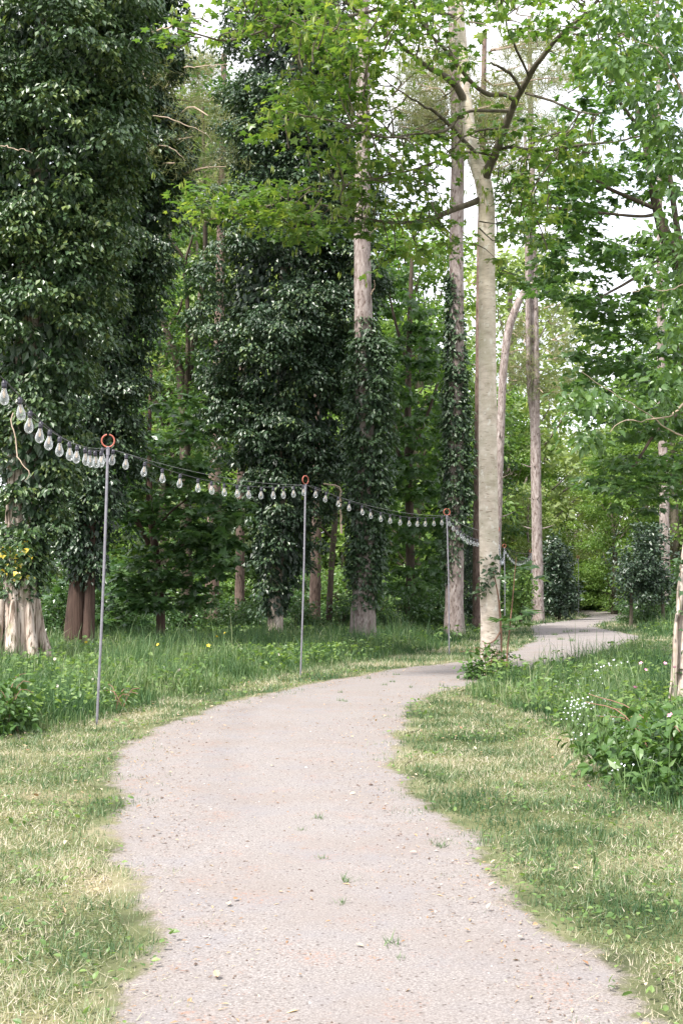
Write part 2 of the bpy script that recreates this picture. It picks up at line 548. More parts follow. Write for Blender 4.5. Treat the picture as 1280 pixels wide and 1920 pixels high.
def mat_path():
    """compacted gravel: fine pale grit, scattered dark bits, rusty patches, litter and soil towards the edges"""
    m, nt, out = newmat('pale_gravel')
    tc = nt.nodes.new('ShaderNodeTexCoord')

    def noise(scale, detail=4, rough=.6):
        n = nt.nodes.new('ShaderNodeTexNoise')
        n.inputs['Scale'].default_value = scale
        n.inputs['Detail'].default_value = detail
        n.inputs['Roughness'].default_value = rough
        nt.links.new(tc.outputs['Object'], n.inputs['Vector'])
        return n

    def mix(fac, a, b, mode='MIX'):
        x = nt.nodes.new('ShaderNodeMix')
        x.data_type = 'RGBA'
        x.blend_type = mode
        if hasattr(fac, 'links'):
            nt.links.new(fac, x.inputs[0])
        else:
            x.inputs[0].default_value = fac
        for q, i in ((a, 6), (b, 7)):
            if hasattr(q, 'links'):
                nt.links.new(q, x.inputs[i])
            else:
                x.inputs[i].default_value = (*q, 1)
        return x.outputs[2]

    def rng_(src, a, b, lo=0., hi=1.):
        r = nt.nodes.new('ShaderNodeMapRange')
        r.inputs['From Min'].default_value = a
        r.inputs['From Max'].default_value = b
        r.inputs['To Min'].default_value = lo
        r.inputs['To Max'].default_value = hi
        nt.links.new(src, r.inputs['Value'])
        return r.outputs[0]

    fine = noise(95, 5, .75)
    g = ramp(nt, [(.045, .034, .027), (.176, .160, .152), (.242, .222, .213), (.42, .39, .37)], [.29, .41, .55, .73])
    nt.links.new(fine.outputs['Fac'], g.inputs['Fac'])
    col = g.outputs[0]
    big = noise(1.1, 5)
    col = mix(rng_(big.outputs['Fac'], .42, .66, 0, .45), col, (.195, .165, .148))
    blu = noise(2.3, 4)
    col = mix(rng_(blu.outputs['Fac'], .5, .7, 0, .35), col, (.188, .187, .206))
    # rusty needle patches
    rust = noise(3.1, 6, .7)
    rf = rng_(rust.outputs['Fac'], .53, .67, 0, 1)
    gr = noise(48, 6, .85)
    x = nt.nodes.new('ShaderNodeMath')
    x.operation = 'MULTIPLY'
    nt.links.new(rf, x.inputs[0])
    nt.links.new(rng_(gr.outputs['Fac'], .52, .62, 0, .8), x.inputs[1])
    col = mix(x.outputs[0], col, (.34, .150, .078))
    # dark specks
    v = nt.nodes.new('ShaderNodeTexVoronoi')
    v.inputs['Scale'].default_value = 21
    nt.links.new(tc.outputs['Object'], v.inputs['Vector'])
    v2 = nt.nodes.new('ShaderNodeTexVoronoi')
    v2.inputs['Scale'].default_value = 34
    nt.links.new(tc.outputs['Object'], v2.inputs['Vector'])
    col = mix(rng_(v.outputs['Distance'], .10, .20, .62, 0), col, (.06, .043, .038))
    col = mix(rng_(v2.outputs['Distance'], .07, .14, .45, 0), col, (.30, .29, .285))
    # edge: soil, dry litter
    e = nt.nodes.new('ShaderNodeAttribute')
    e.attribute_name = 'rnd'
    en = noise(6, 6, .7)
    s = nt.nodes.new('ShaderNodeMath')
    s.operation = 'MULTIPLY_ADD'
    nt.links.new(en.outputs['Fac'], s.inputs[0])
    s.inputs[1].default_value = .42
    nt.links.new(e.outputs['Fac'], s.inputs[2])
    ef = rng_(s.outputs[0], .20, .33, .9, 0)
    soil = ramp(nt, [(.050, .038, .028), (.175, .145, .118), (.32, .275, .235)], [.37, .5, .64])
    nt.links.new(fine.outputs['Fac'], soil.inputs['Fac'])
    col = mix(ef, col, soil.outputs[0])
    turf = ramp(nt, [(.055, .065, .03), (.115, .125, .06), (.22, .20, .125)], [.36, .5, .66])
    tn = noise(1.3, 7)
    nt.links.new(tn.outputs['Fac'], turf.inputs['Fac'])
    col = mix(rng_(s.outputs[0], .20, .29, 1, 0), col, turf.outputs[0])
    p = nt.nodes.new('ShaderNodeBsdfPrincipled')
    p.inputs['Roughness'].default_value = .95
    p.inputs['Specular IOR Level'].default_value = .15
    nt.links.new(col, p.inputs['Base Color'])
    b = nt.nodes.new('ShaderNodeBump')
    b.inputs['Strength'].default_value = .55
    b.inputs['Distance'].default_value = .012
    nt.links.new(fine.outputs['Fac'], b.inputs['Height'])
    nt.links.new(b.outputs[0], p.inputs['Normal'])
    nt.links.new(p.outputs[0], out.inputs['Surface'])
    return m


M['ground'] = mat_ground()
M['path'] = mat_path()

# ------------------------------------------------------------------ ground and path
ys = np.unique(np.concatenate([np.linspace(-30, 0, 12), np.linspace(0, 90, 181), np.geomspace(90, 500, 24)]))
xs = np.unique(np.concatenate([-np.geomspace(14, 300, 14), np.linspace(-14, 24, 96), np.geomspace(24, 300, 14)]))
X, Y = np.meshgrid(xs, ys)
Z = zg(Y)
g = MB()
nx, ny = len(xs), len(ys)
i, j = np.meshgrid(np.arange(ny - 1), np.arange(nx - 1), indexing='ij')
q = np.stack([i * nx + j, i * nx + j + 1, (i + 1) * nx + j + 1, (i + 1) * nx + j], -1).reshape(-1, 4)
g.add(np.stack([X, Y, Z], -1), q)
ground = g.build('ground', M['ground'], smooth=True)
tag(ground, 'soft woodland ground under the grass and trees', None, None, 'structure')

PAIRS = [((250, 1905), (1170, 1905)), ((292, 1810), (1125, 1820)), ((312, 1700), (975, 1700)), ((265, 1600), (900, 1600)),
         ((238, 1500), (775, 1505)), ((248, 1440), (722, 1452)), ((278, 1388), (730, 1395)), ((390, 1338), (742, 1345)),
         ((520, 1301), (778, 1312)), ((640, 1275), (850, 1289)), ((760, 1254), (925, 1272)), ((880, 1241), (1000, 1258)),
         ((952, 1226), (1090, 1236)), ((1003, 1205), (1182, 1203)), ((1002, 1191), (1187, 1192)), ((998, 1180), (1124, 1179)),
         ((1006, 1172), (1117, 1172)), ((1057, 1165), (1155, 1164.5)), ((1105, 1157.5), (1187, 1157)), ((1089, 1151.5), (1181, 1152)),
         ((1070, 1146.5), (1142, 1147.5)), ((1050, 1143.5), (1089, 1143.8))]
PL = np.array([(-1.0, -6, 0), (-.85, 1.5, 0)] + [gp(*a) for a, b in PAIRS])
PR = np.array([(1.1, -6, 0), (1.05, 1.5, 0)] + [gp(*b) for a, b in PAIRS])


def resample(P, n):
    # parameterise by index so that left and right stay paired
    k = np.arange(len(P))
    t = np.linspace(0, len(P) - 1, n)
    Q = np.vstack([2 * P[0] - P[1], P, 2 * P[-1] - P[-2]])
    kk = np.clip(np.floor(t).astype(int), 0, len(P) - 2)
    u = (t - kk)[:, None]
    a, b, c, d = Q[kk], Q[kk + 1], Q[kk + 2], Q[kk + 3]
    return 0.5 * (2 * b + (c - a) * u + (2 * a - 5 * b + 4 * c - d) * u ** 2 + (3 * b - a - 3 * c + d) * u ** 3)


NR = 620
EL, ER = resample(PL, NR), resample(PR, NR)
acr = unit(ER - EL)
for E, sg, sd in ((EL, -1, 1), (ER, 1, 4)):
    nz = (vnoise(E[:, 0], E[:, 1], 1.6, sd) - .5) * .20 + (vnoise(E[:, 0], E[:, 1], 4.0, sd + 1) - .5) * .10
    E += acr * sg * nz[:, None]
NC = 26
u = np.linspace(0, 1, NC)
Wd0 = np.linalg.norm(ER - EL, axis=1)
MG = np.where(EL[:, 1] > 24, .08, .2)[:, None]
Pp = (EL - acr * MG)[:, None] * (1 - u)[None, :, None] + (ER + acr * MG)[:, None] * u[None, :, None]
Wd = np.linalg.norm(ER - EL, axis=1)
Pp[..., 2] = zg(Pp[..., 1]) + .008 + .012 * np.sin(np.pi * u)[None]
edge = np.minimum(u, 1 - u)[None] * (Wd[:, None] + 2 * MG) - MG + .10
pm = MB()
i, j = np.meshgrid(np.arange(NR - 1), np.arange(NC - 1), indexing='ij')
q = np.stack([i * NC + j, i * NC + j + 1, (i + 1) * NC + j + 1, (i + 1) * NC + j], -1).reshape(-1, 4)
pm.add(Pp, q, edge.ravel())
path = pm.build('path', M['path'], smooth=True)
tag(path, 'pale winding gravel footpath through the wood', None, None, 'structure')

# signed distance to the path on a grid (positive outside)
GX0, GY0, GS = -16.0, -7.0, 0.1
gx, gy = np.arange(GX0, 30, GS), np.arange(GY0, 95, GS)
poly = np.vstack([EL[:, :2], ER[::-1, :2]])


def in_poly(px, py, poly):
    ins = np.zeros(px.shape, bool)
    x1, y1 = poly[-1]
    for x2, y2 in poly:
        if y1 != y2:
            c = ((y1 > py) != (y2 > py)) & (px < (x2 - x1) * (py - y1) / (y2 - y1) + x1)
            ins ^= c
        x1, y1 = x2, y2
    return ins


def dist_grid(poly, closed=True):
    GXm, GYm = np.meshgrid(gx, gy)
    d = np.full(GXm.shape, 1e9)
    for k in range(len(poly)):
        if not closed and k == len(poly) - 1:
            break
        a, b = poly[k], poly[(k + 1) % len(poly)]
        lo = int(max(0, (min(a[1], b[1]) - 4 - GY0) / GS))
        hi = int(min(len(gy), (max(a[1], b[1]) + 4 - GY0) / GS)) + 1
        X_, Y_ = GXm[lo:hi], GYm[lo:hi]
        ab = b - a
        L2 = max(ab @ ab, 1e-9)
        t = np.clip(((X_ - a[0]) * ab[0] + (Y_ - a[1]) * ab[1]) / L2, 0, 1)
        dd = (X_ - a[0] - t * ab[0]) ** 2 + (Y_ - a[1] - t * ab[1]) ** 2
        np.minimum(d[lo:hi], dd, out=d[lo:hi])
    d = np.minimum(np.sqrt(d), 4)
    d[in_poly(GXm, GYm, poly)] *= -1
    return d


polyD = np.vstack([EL[::3, :2], ER[::-3, :2]])
SD = dist_grid(polyD)


def lookup(G, x, y):
    fx = np.clip((np.asarray(x) - GX0) / GS, 0, len(gx) - 2.001)
    fy = np.clip((np.asarray(y) - GY0) / GS, 0, len(gy) - 2.001)
    a, b = fx.astype(int), fy.astype(int)
    u_, v_ = fx - a, fy - b
    return (G[b, a] * (1 - u_) + G[b, a + 1] * u_) * (1 - v_) + (G[b + 1, a] * (1 - u_) + G[b + 1, a + 1] * u_) * v_


# long-grass regions
LT = [gp(*p)[:2] for p in [(-60, 1392), (60, 1375), (150, 1362), (250, 1330), (380, 1300), (560, 1262), (700, 1238), (800, 1222), (880, 1207), (930, 1190), (950, 1176), (1000, 1163)]]
LONG_L = np.array([(-16, LT[0][1] - .3)] + LT + [(6.5, 62), (8, 94), (-16, 94)])
RT = [gp(*p)[:2] for p in [(1420, 1600), (1280, 1548), (1180, 1480), (1095, 1405), (1010, 1350), (950, 1325), (900, 1312), (885, 1296), (912, 1283), (1010, 1262), (1085, 1250), (1150, 1236), (1230, 1232), (1300, 1250)]]
LONG_R = np.array(RT + [(9, 18), (9, 8)])
FR = [gp(*p)[:2] for p in [(1195, 1180), (1215, 1195), (1300, 1195)]]
LONG_F = np.array([gp(1200, 1165)[:2]] + FR + [(26, 40), (26, 94), (17, 94)])
SL, SR, SF = dist_grid(LONG_L), dist_grid(LONG_R), dist_grid(LONG_F)


def long_d(x, y):
    return np.minimum(np.minimum(lookup(SL, x, y), lookup(SR, x, y)), lookup(SF, x, y))


def cand(y0, y1, dens, margin=1.6):
    n = int((y1 - y0) * (2 * (.2667 * 1.12 * y1 + margin)) * dens)
    yy = rng.uniform(y0, y1, n)
    hw = .2667 * 1.12 * y1 + margin
    xx = rng.uniform(-hw, hw, n)
    k = np.abs(xx) < .2667 * 1.12 * yy + margin
    k &= (xx > -15.5) & (xx < 28)
    return xx[k], yy[k]


def blades(mb, x, y, h, w, lean, r, segs=1, z0=None):
    n = len(x)
    az = rng.uniform(0, 2 * np.pi, n)
    face = az + rng.normal(0, .6, n) + np.pi / 2
    d = np.stack([np.cos(az), np.sin(az), np.zeros(n)], -1)
    s = np.stack([np.cos(face), np.sin(face), np.zeros(n)], -1) * (w / 2)[:, None]
    base = np.stack([x, y, (zg(y) if z0 is None else z0) - .005], -1)
    if segs == 1:
        tip = base + d * (h * np.sin(lean))[:, None] + np.array([0, 0, 1]) * (h * np.cos(lean))[:, None]
        V = np.stack([base - s, base + s, tip], 1)
        f = (np.arange(n) * 3)[:, None] + np.array([[0, 1, 2]])
        mb.add(V.reshape(-1, 3), f, np.repeat(r, 3))
    else:
        up = np.array([0, 0, 1])
        l1, l2, l3 = lean * .25, lean * .8, lean * 1.7
        step = h / 3
        p1 = base + d * (step * np.sin(l1))[:, None] + up * (step * np.cos(l1))[:, None]
        p2 = p1 + d * (step * np.sin(l2))[:, None] + up * (step * np.cos(l2))[:, None]
        p3 = p2 + d * (step * np.sin(l3))[:, None] + up * (step * np.cos(l3))[:, None]
        V = np.stack([base - s, base + s, p1 - s * .9, p1 + s * .9, p2 - s * .65, p2 + s * .65, p3], 1)
        k = (np.arange(n) * 7)[:, None]
        rr_ = np.repeat(r, 7)
        mb.add(V.reshape(-1, 3), np.concatenate([k + np.array([[0, 1, 3, 2]]), k + np.array([[2, 3, 5, 4]])]), rr_)
        # tips share the same vertices: add as separate triangles
        V2 = np.stack([p2 - s * .65, p2 + s * .65, p3], 1)
        mb.add(V2.reshape(-1, 3), (np.arange(n) * 3)[:, None] + np.array([[0, 1, 2]]), np.repeat(r, 3))


def straw_bias(x, y):
    return vnoise(x, y, .9, 3) * .6 + vnoise(x, y, 2.7, 8) * .4


mown, stw = MB(), MB()
for y0, y1, dn, w, h in [(2.6, 7, 5600, .0045, .034), (7, 11, 3800, .0055, .037), (11, 16, 2100, .0075, .042), (16, 25, 800, .010, .06), (25, 42, 320, .016, .07), (42, 75, 110, .03, .09)]:
    x, y = cand(y0, y1, dn)
    sd, ld = lookup(SD, x, y), long_d(x, y)
    pt = vnoise(x, y, 3.2, 21) * .6 + vnoise(x, y, 9, 22) * .4
    k = (sd > np.minimum(-.07 + .95 * (.5 - pt), -.02)) & (ld > -.25)
    k &= rng.random(len(x)) < np.clip(.85 + sd * 2.2, .55, 1) * np.where(pt > .36, 1, .85)
    x, y, pt, sd = x[k], y[k], pt[k], sd[k]
    sb = straw_bias(x, y)
    r = np.clip(.08 + 1.55 * (sb - .27) - .25 * (pt > .58) + rng.normal(0, .24, len(x)), 0, 1)
    hh = h * rng.uniform(.4, 1.6, len(x)) * (.55 + 1.0 * pt + .5 * (pt > .6)) * np.where(sd < .06, .5, 1)
    blades(mown, x, y, hh, w * rng.uniform(.6, 1.5, len(x)), np.abs(rng.normal(.75, .42, len(x))), r)
    # clippings lying flat
    x, y = cand(y0, y1, dn * .2)
    sd, ld = lookup(SD, x, y), long_d(x, y)
    sb = straw_bias(x, y)
    k = (sd > -.14) & (ld > -.1) & (rng.random(len(x)) < np.clip((sb - .25) * 2.2, .08, 1)) & (rng.random(len(x)) < np.clip(.15 + 1.6 * sd, .02, 1))
    x, y = x[k], y[k]
    blades(stw, x, y, rng.uniform(.02, .075, len(x)), w * rng.uniform(.6, 1.2, len(x)), rng.uniform(1.0, 1.5, len(x)), rng.random(len(x)), z0=zg(y) + rng.uniform(.015, .045, len(x)))
wd = MB()
for y0, y1, dn, z in [(2.6, 7, 260, .020), (7, 12, 170, .024), (12, 20, 80, .032)]:
    x, y = cand(y0, y1, dn)
    k = (lookup(SD, x, y) > .0) & (long_d(x, y) > -.15) & (vnoise(x, y, 1.9, 51) + rng.normal(0, .1, len(x)) > .5)
    x, y = x[k], y[k]
    n = len(x)
    leaves(wd, T_OVAL, np.stack([x, y, zg(y) + rng.uniform(.02, .05, n)], -1), rdirs(n) * [1, 1, .2] + [0, 0, .25], np.tile([0, 0, 1.], (n, 1)) + rng.normal(0, .35, (n, 3)), z * rng.uniform(.6, 2.0, n), rng.random(n))
og = wd.build('verge_weeds', M['shrub'])
tag(og, 'small flat weed leaves among the mown grass', 'weeds', None, 'stuff')
og = mown.build('mown_grass', M['mown'])
tag(og, 'short patchy mown grass along both edges of the path', 'grass', None, 'stuff')
og = stw.build('grass_clippings', M['straw'])
tag(og, 'dry straw coloured clippings lying on the mown verges', 'grass', None, 'stuff')

tl = MB()
tr_ = MB()
for y0, y1, dn, w, h in [(8, 14, 1400, .007, .30), (14, 20, 1050, .009, .33), (20, 28, 700, .012, .34), (28, 42, 300, .017, .34), (42, 80, 60, .035, .45)]:
    x, y = cand(y0, y1, dn)
    ld = long_d(x, y)
    sd = lookup(SD, x, y)
    pt = np.clip(1.35 * (vnoise(x, y, .9, 31) * .5 + vnoise(x, y, 3.1, 32) * .5) - .17, 0, 1)
    k = (ld < .15 * (pt - .4)) & (sd > .05) & (rng.random(len(x)) < .45 + .8 * pt)
    x, y, pt, ld = x[k], y[k], pt[k], ld[k]
    fade = np.clip(.35 + (-ld) * .9, .35, 1)
    hh = h * fade * (.25 + 1.25 * pt) * np.where(rng.random(len(x)) < .04, 1.7, 1) * rng.uniform(.45, 1.4, len(x))
    r = np.clip(.05 + .8 * vnoise(x, y, 1.7, 61) + rng.normal(0, .22, len(x)), 0, 1)
    right = (x > .09 * y + 0.2) & (y < 22)
    for sel, mb in ((~right, tl), (right, tr_)):
        n = sel.sum()
        if n:
            blades(mb, x[sel], y[sel], hh[sel], w * rng.uniform(.6, 1.4, n), np.abs(rng.normal(.5, .36, n)), r[sel], 2)
wl = MB()
for y0, y1, dn, z in [(9, 16, 60, .06), (16, 26, 38, .075), (26, 40, 14, .10)]:
    x, y = cand(y0, y1, dn)
    k = (long_d(x, y) < 0) & (lookup(SD, x, y) > .1) & (vnoise(x, y, 1.2, 71) + rng.normal(0, .1, len(x)) > .52)
    x, y = x[k], y[k]
    for q_ in range(4):
        n = len(x)
        hgt = rng.uniform(.08, .36, n)
        leaves(wl, T_OVAL, np.stack([x + rng.normal(0, .07, n), y + rng.normal(0, .07, n), zg(y) + hgt], -1), rdirs(n) * [1, 1, .3] + [0, 0, -.15], np.tile([0, 0, 1.], (n, 1)) + rng.normal(0, .35, (n, 3)), z * rng.uniform(.6, 1.5, n), rng.random(n))
og = wl.build('tall_weeds', M['shrub'])
tag(og, 'broad leaved weeds mixed through the tall grass', 'weeds', None, 'stuff')
og = tl.build('long_grass', M['tall'])
tag(og, 'tall unmown green grass under the trees left of the path', 'grass', None, 'stuff')
og = tr_.build('long_grass', M['tall'])
tag(og, 'tall unmown grass bank on the right between slender maple and path', 'grass', None, 'stuff')

# ------------------------------------------------------------------ ivy-clad trees
def ivy_column(mb, prof, Ydist, dens, tmpl, size, rmin, rmax, count, squash=.85, rr=(0, 1), droop=.95, inner=.55, fill=900, bough=0):
    """bulging ivy round a stem; prof = list of (py, cx, half width px) from the ground up"""
    p = np.array(prof, float)
    pz = np.array([at(c, y, Ydist)[2] for y, c, w in p])
    px_ = np.array([at(c, y, Ydist)[0] for y, c, w in p])
    pw = p[:, 2] * Ydist / F
    zz = np.linspace(pz[0], pz[-1], 400)
    ww = np.interp(zz, pz, pw)
    cdf = np.cumsum(ww + .15)
    cdf /= cdf[-1]
    if bough:
        # boughs: flattened lobes round the stem, leafy on their upper and outer side
        zc = np.interp((np.arange(bough) + rng.random(bough)) / bough, cdf, zz)
        hw = np.interp(zc, pz, pw)
        th = rng.uniform(0, 2 * np.pi, bough)
        th = np.where(np.sin(th) > .3, -th * (rng.random(bough) < .4) + th * (rng.random(bough) >= .4), th)
        RL = np.clip(hw * rng.uniform(.38, .7, bough), .3, .95)
        rad = np.maximum(hw - RL * .8, hw * .2) * rng.uniform(.62, 1.3, bough)
        LC = np.stack([np.interp(zc, pz, px_) + np.cos(th) * rad, Ydist + np.sin(th) * rad * .9, zc], -1)
        out_ = np.stack([np.cos(th), np.sin(th), np.zeros(bough)], -1)
        per = np.maximum(5, count * (RL / RL.mean()) ** 2 / bough).astype(int)
        ix = np.repeat(np.arange(bough), per)
        D = unit(rng.normal(size=(len(ix), 3)) + out_[ix] * .9 + np.array([0, 0, .7]))
        C = LC[ix] + D * RL[ix][:, None] * np.array([1, 1, .55]) * rng.uniform(.8, 1.08, len(ix))[:, None]
        C[:, 2] -= .25 * RL[ix] * (np.sum((D * out_[ix]), 1) > .5) * rng.random(len(ix))
        R = rng.uniform(rmin, rmax, len(ix))
    else:
        z = np.interp(rng.random(count), cdf, zz)
        hw = np.interp(z, pz, pw)
        cx = np.interp(z, pz, px_)
        th = rng.uniform(0, 2 * np.pi, count)
        R = rng.uniform(rmin, rmax, count)
        k = np.where(rng.random(count) < .8, rng.uniform(.78, 1.1, count), rng.uniform(inner, .8, count))
        rad = np.maximum(hw * k - R * .55, hw * .12)
        C = np.stack([cx + np.cos(th) * rad, Ydist + np.sin(th) * rad * .9, z], -1)
    foliage(mb, C, R, dens, tmpl, size, squash, droop, .36, .55, -.25, .4, rr)
    # larger leaves deeper in, closing the column; coloured dark as shade in the gaps
    nf = int(fill)
    z = np.interp(rng.random(nf), cdf, zz)
    hw = np.interp(z, pz, pw)
    th = rng.uniform(0, 2 * np.pi, nf)
    rad = hw * rng.uniform(.3, .72, nf)
    Pc = np.stack([np.interp(z, pz, px_) + np.cos(th) * rad, Ydist + np.sin(th) * rad * .9, z], -1)
    o_ = np.stack([np.cos(th), np.sin(th), np.zeros(nf)], -1)
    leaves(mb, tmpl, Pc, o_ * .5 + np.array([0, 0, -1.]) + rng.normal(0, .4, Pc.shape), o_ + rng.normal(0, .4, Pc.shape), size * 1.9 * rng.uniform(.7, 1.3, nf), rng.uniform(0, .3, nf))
    return C, R


def bare_branches(t_, b_, items, name='bare_branch', mat='twig', n=10):
    for L in items:
        P_, r_ = limb_px(L, n * 2)
        P_ = P_ + np.cumsum(rng.normal(0, .012, P_.shape), 0)
        mb = MB()
        tube(mb, P_, r_ * np.linspace(.6, .3, len(r_)), 6, .15)
        mb.build(name, M[mat], t_, b_, True)


def base_of(px, Y):
    return ground_at(px, Y)


# far-left giant with pale bare foot
b = base_of(36, 20.5)
t = thing('ivy_clad_tree', 'huge ivy covered tree at the left edge with pale bare trunk foot', 'tree', b)
m = MB()
P, r = limb_px([(36, 1262, 20.5, 92), (37, 1215, 20.5, 76), (38, 1100, 20.5, 64), (42, 900, 20.5, 58), (55, 600, 20.5, 50), (70, 300, 20.5, 40), (85, -120, 20.5, 24)], 40)
tube(m, P, r, 18, .10)
for a in np.linspace(0, 2 * np.pi, 9)[:-1]:        # root flare ridges
    q0 = b + np.array([.30 * math.cos(a), .30 * math.sin(a), 1.1])
    q1 = b + np.array([.56 * math.cos(a), .56 * math.sin(a), -.05])
    tube(m, catmull([q0, (q0 + q1) / 2 + (b * 0 + [-.06 * math.cos(a), -.06 * math.sin(a), 0]), q1], 8), np.linspace(.05, .11, 8), 7, .2)
m.build('trunk', M['stump_bark'], t, b, True)
m = MB()
ivy_column(m, [(1105, 38, 40), (1040, 42, 52), (950, 52, 70), (850, 62, 90), (700, 72, 118), (500, 72, 150), (300, 72, 175), (100, 85, 185), (-140, 95, 160)], 20.5, 680, T_DIAMOND, .092, .14, .34, 1700, .8, fill=9000, bough=110)
ivy_column(m, [(1150, 36, 30), (1080, 40, 44), (1010, 44, 50)], 20.5, 700, T_IVY, .075, .10, .2, 120)
C = np.array([at(x, y, 19.5 + rng.uniform(-.2, .6)) for x, y in rng.uniform((-20, 1000), (62, 1090), (40, 2))])
m.build('ivy', M['ivy_mid'], t, b)
m = MB()
foliage(m, C, rng.uniform(.1, .2, len(C)), 500, T_IVY, .075, .9, .8, .4, .5)
m.build('yellowing_ivy', M['ivy_near'], t, b)
bare_branches(t, b, [[(-20, 268, 18.8, 4), (20, 276, 18.8, 4), (66, 290, 18.7, 3)], [(24, 770, 18.6, 4), (30, 850, 18.5, 5), (44, 880, 18.4, 5), (34, 895, 18.4, 3)]])

# second ivy giant, reddish stems
b = base_of(152, 25)
t = thing('ivy_clad_tree', 'dark ivy clad tree with reddish twin stem behind the nearest light pole', 'tree', b)
m = MB()
P, r = limb_px([(140, 1235, 25, 48), (143, 1150, 25, 40), (152, 1050, 25, 34), (165, 900, 25, 30), (200, 600, 25, 26), (222, 300, 25, 24), (234, 100, 25, 22), (240, -120, 25, 18)], 36)
tube(m, P, r, 14, .12)
P, r = limb_px([(166, 1235, 24.8, 26), (168, 1120, 24.8, 20), (170, 1020, 24.8, 17), (176, 900, 24.9, 14)], 16)
tube(m, P, r, 10, .12)
m.build('trunk', M['red_bark'], t, b, True)
m = MB()
ivy_column(m, [(1095, 160, 30), (1050, 160, 55), (960, 168, 78), (820, 175, 85), (700, 185, 78), (600, 200, 85), (500, 215, 100), (300, 235, 108), (100, 240, 92), (-140, 240, 80)], 25, 700, T_DIAMOND, .09, .15, .36, 1600, .8, fill=8000, bough=110)
m.build('ivy', M['ivy'], t, b)
bare_branches(t, b, [[(225, 130, 24.2, 5), (250, 115, 24, 7), (270, 130, 23.8, 5), (285, 165, 23.7, 3)], [(262, 215, 24, 4), (330, 232, 23.8, 5), (385, 250, 23.6, 4), (400, 268, 23.6, 2)],
                  [(278, 272, 24, 4), (310, 272, 23.8, 5), (345, 300, 23.7, 3)], [(285, 60, 24.2, 8), (330, 42, 24, 8), (370, 25, 23.8, 5)], [(345, 125, 24, 4), (390, 122, 23.9, 5), (430, 118, 23.8, 3)]])

LATE_T2 = (t, b)
# central ivy cone
b = base_of(516, 32)
t = thing('ivy_clad_tree', 'broad dark cone of ivy on a hidden trunk behind the second light pole', 'tree', b)
m = MB()
P, r = limb_px([(514, 1205, 32, 34), (517, 1130, 32, 28), (522, 1000, 32, 24), (530, 700, 32, 22), (540, 300, 32, 18), (560, -60, 32, 10)], 30)
tube(m, P, r, 12, .12)
m.build('trunk', M['stump_bark'], t, b, True)
m = MB()
ivy_column(m, [(1150, 515, 24), (1100, 517, 44), (1040, 522, 66), (960, 530, 86), (880, 532, 108), (800, 535, 130), (700, 532, 148), (600, 535, 156), (500, 535, 150), (400, 534, 146), (300, 545, 134), (200, 547, 128), (100, 550, 116), (0, 556, 100), (-120, 566, 70)],
           32, 620, T_DIAMOND, .10, .18, .40, 2500, .8, fill=13000, bough=160)
m.build('ivy', M['ivy'], t, b)

# pine beside the cone, ivy on its lower half
def pine(name, label, line, bark, Y, scars=0, ivy=None, ivy_n=0, ivy_r=(.1, .22), extra=(), base=None, sides=12, ndead=0):
    b_ = base_of(line[0][0], Y)
    t_ = thing(name, label, 'tree', b_)
    mb = MB()
    L = [(b_[0] * F / Y + 640, None, Y, line[0][2] * 1.25)] + [(q[0], q[1], Y, q[2]) for q in line]
    py0 = 1060 + (CAMZ - b_[2]) * F / Y + 4
    L[0] = (L[0][0], py0, Y, L[0][3])
    P_, r_ = limb_px(L, 60)
    tube(mb, P_, r_, sides, .10)
    for ex in extra:
        Q_, s_ = limb_px([(a, c, Y + d, w) for a, c, d, w in ex], 16)
        m2 = MB()
        tube(m2, Q_, s_, 8, .1)
        m2.build('side_stem', bark, t_, b_, True)
    k_ = np.linspace(4, 57, scars).astype(int) if scars else []
    for kk in k_:       # whorl scars: knots and dead stubs round the stem
        for a in rng.uniform(0, 2 * np.pi, 5):
            d_ = np.array([math.cos(a), math.sin(a), .25])
            ln = r_[kk] * rng.uniform(1.2, 1.7) if rng.random() < .75 else r_[kk] + rng.uniform(.2, .9)
            tube(mb, [P_[kk], P_[kk] + d_ * ln * .6, P_[kk] + d_ * ln + np.array([0, 0, .05 * ln])], [r_[kk] * .18, r_[kk] * .10, .004], 5, .2)
    tr = mb.build('trunk', bark, t_, b_, True)
    if ivy:
        mb = MB()
        ivy_column(mb, ivy, Y, 700, T_DIAMOND, .105, ivy_r[0], ivy_r[1], ivy_n * 2, .95, (0, 1), .9, .8, 1600)
        mb.build('ivy', M['ivy_trunk'], t_, b_)
    return t_, b_, P_, r_


t, b, P, r = pine('pine_tree', 'tall pine with pale upper bark and ivy on its lower half beside the ivy cone',
                  [(681, 1150, 46), (685, 1000, 40), (684, 800, 36), (681, 600, 34), (679, 450, 31), (680, 300, 28), (681, 100, 25), (678, -160, 18)], M['pine_bark'], 29, 0,
                  [(1140, 683, 24), (1080, 686, 36), (900, 690, 46), (760, 692, 52), (660, 694, 42), (600, 684, 17)], 430, (.09, .2))
bare_branches(t, b, [[(690, 440, 29, 5), (730, 420, 28.6, 4), (790, 405, 28.4, 3)], [(682, 215, 29, 6), (705, 195, 28.7, 4), (712, 170, 28.5, 3)], [(690, 560, 29, 5), (705, 520, 28.7, 4)], [(676, 340, 29, 5), (650, 320, 28.6, 3)]])

t, b, P, r = pine('pine_tree', 'slim pine wrapped in ivy from waist to crown just left of the smooth maple',
                  [(851, 1150, 36), (853, 1000, 33), (854, 800, 30), (855, 600, 29), (856, 420, 26), (858, 260, 25), (852, 120, 22), (846, -100, 16)], M['pine_bark'], 33, 0,
                  [(1090, 846, 10), (1040, 850, 18), (960, 856, 26), (880, 858, 32), (780, 856, 29), (680, 854, 22), (600, 850, 17), (520, 847, 10)], 330, (.09, .2))
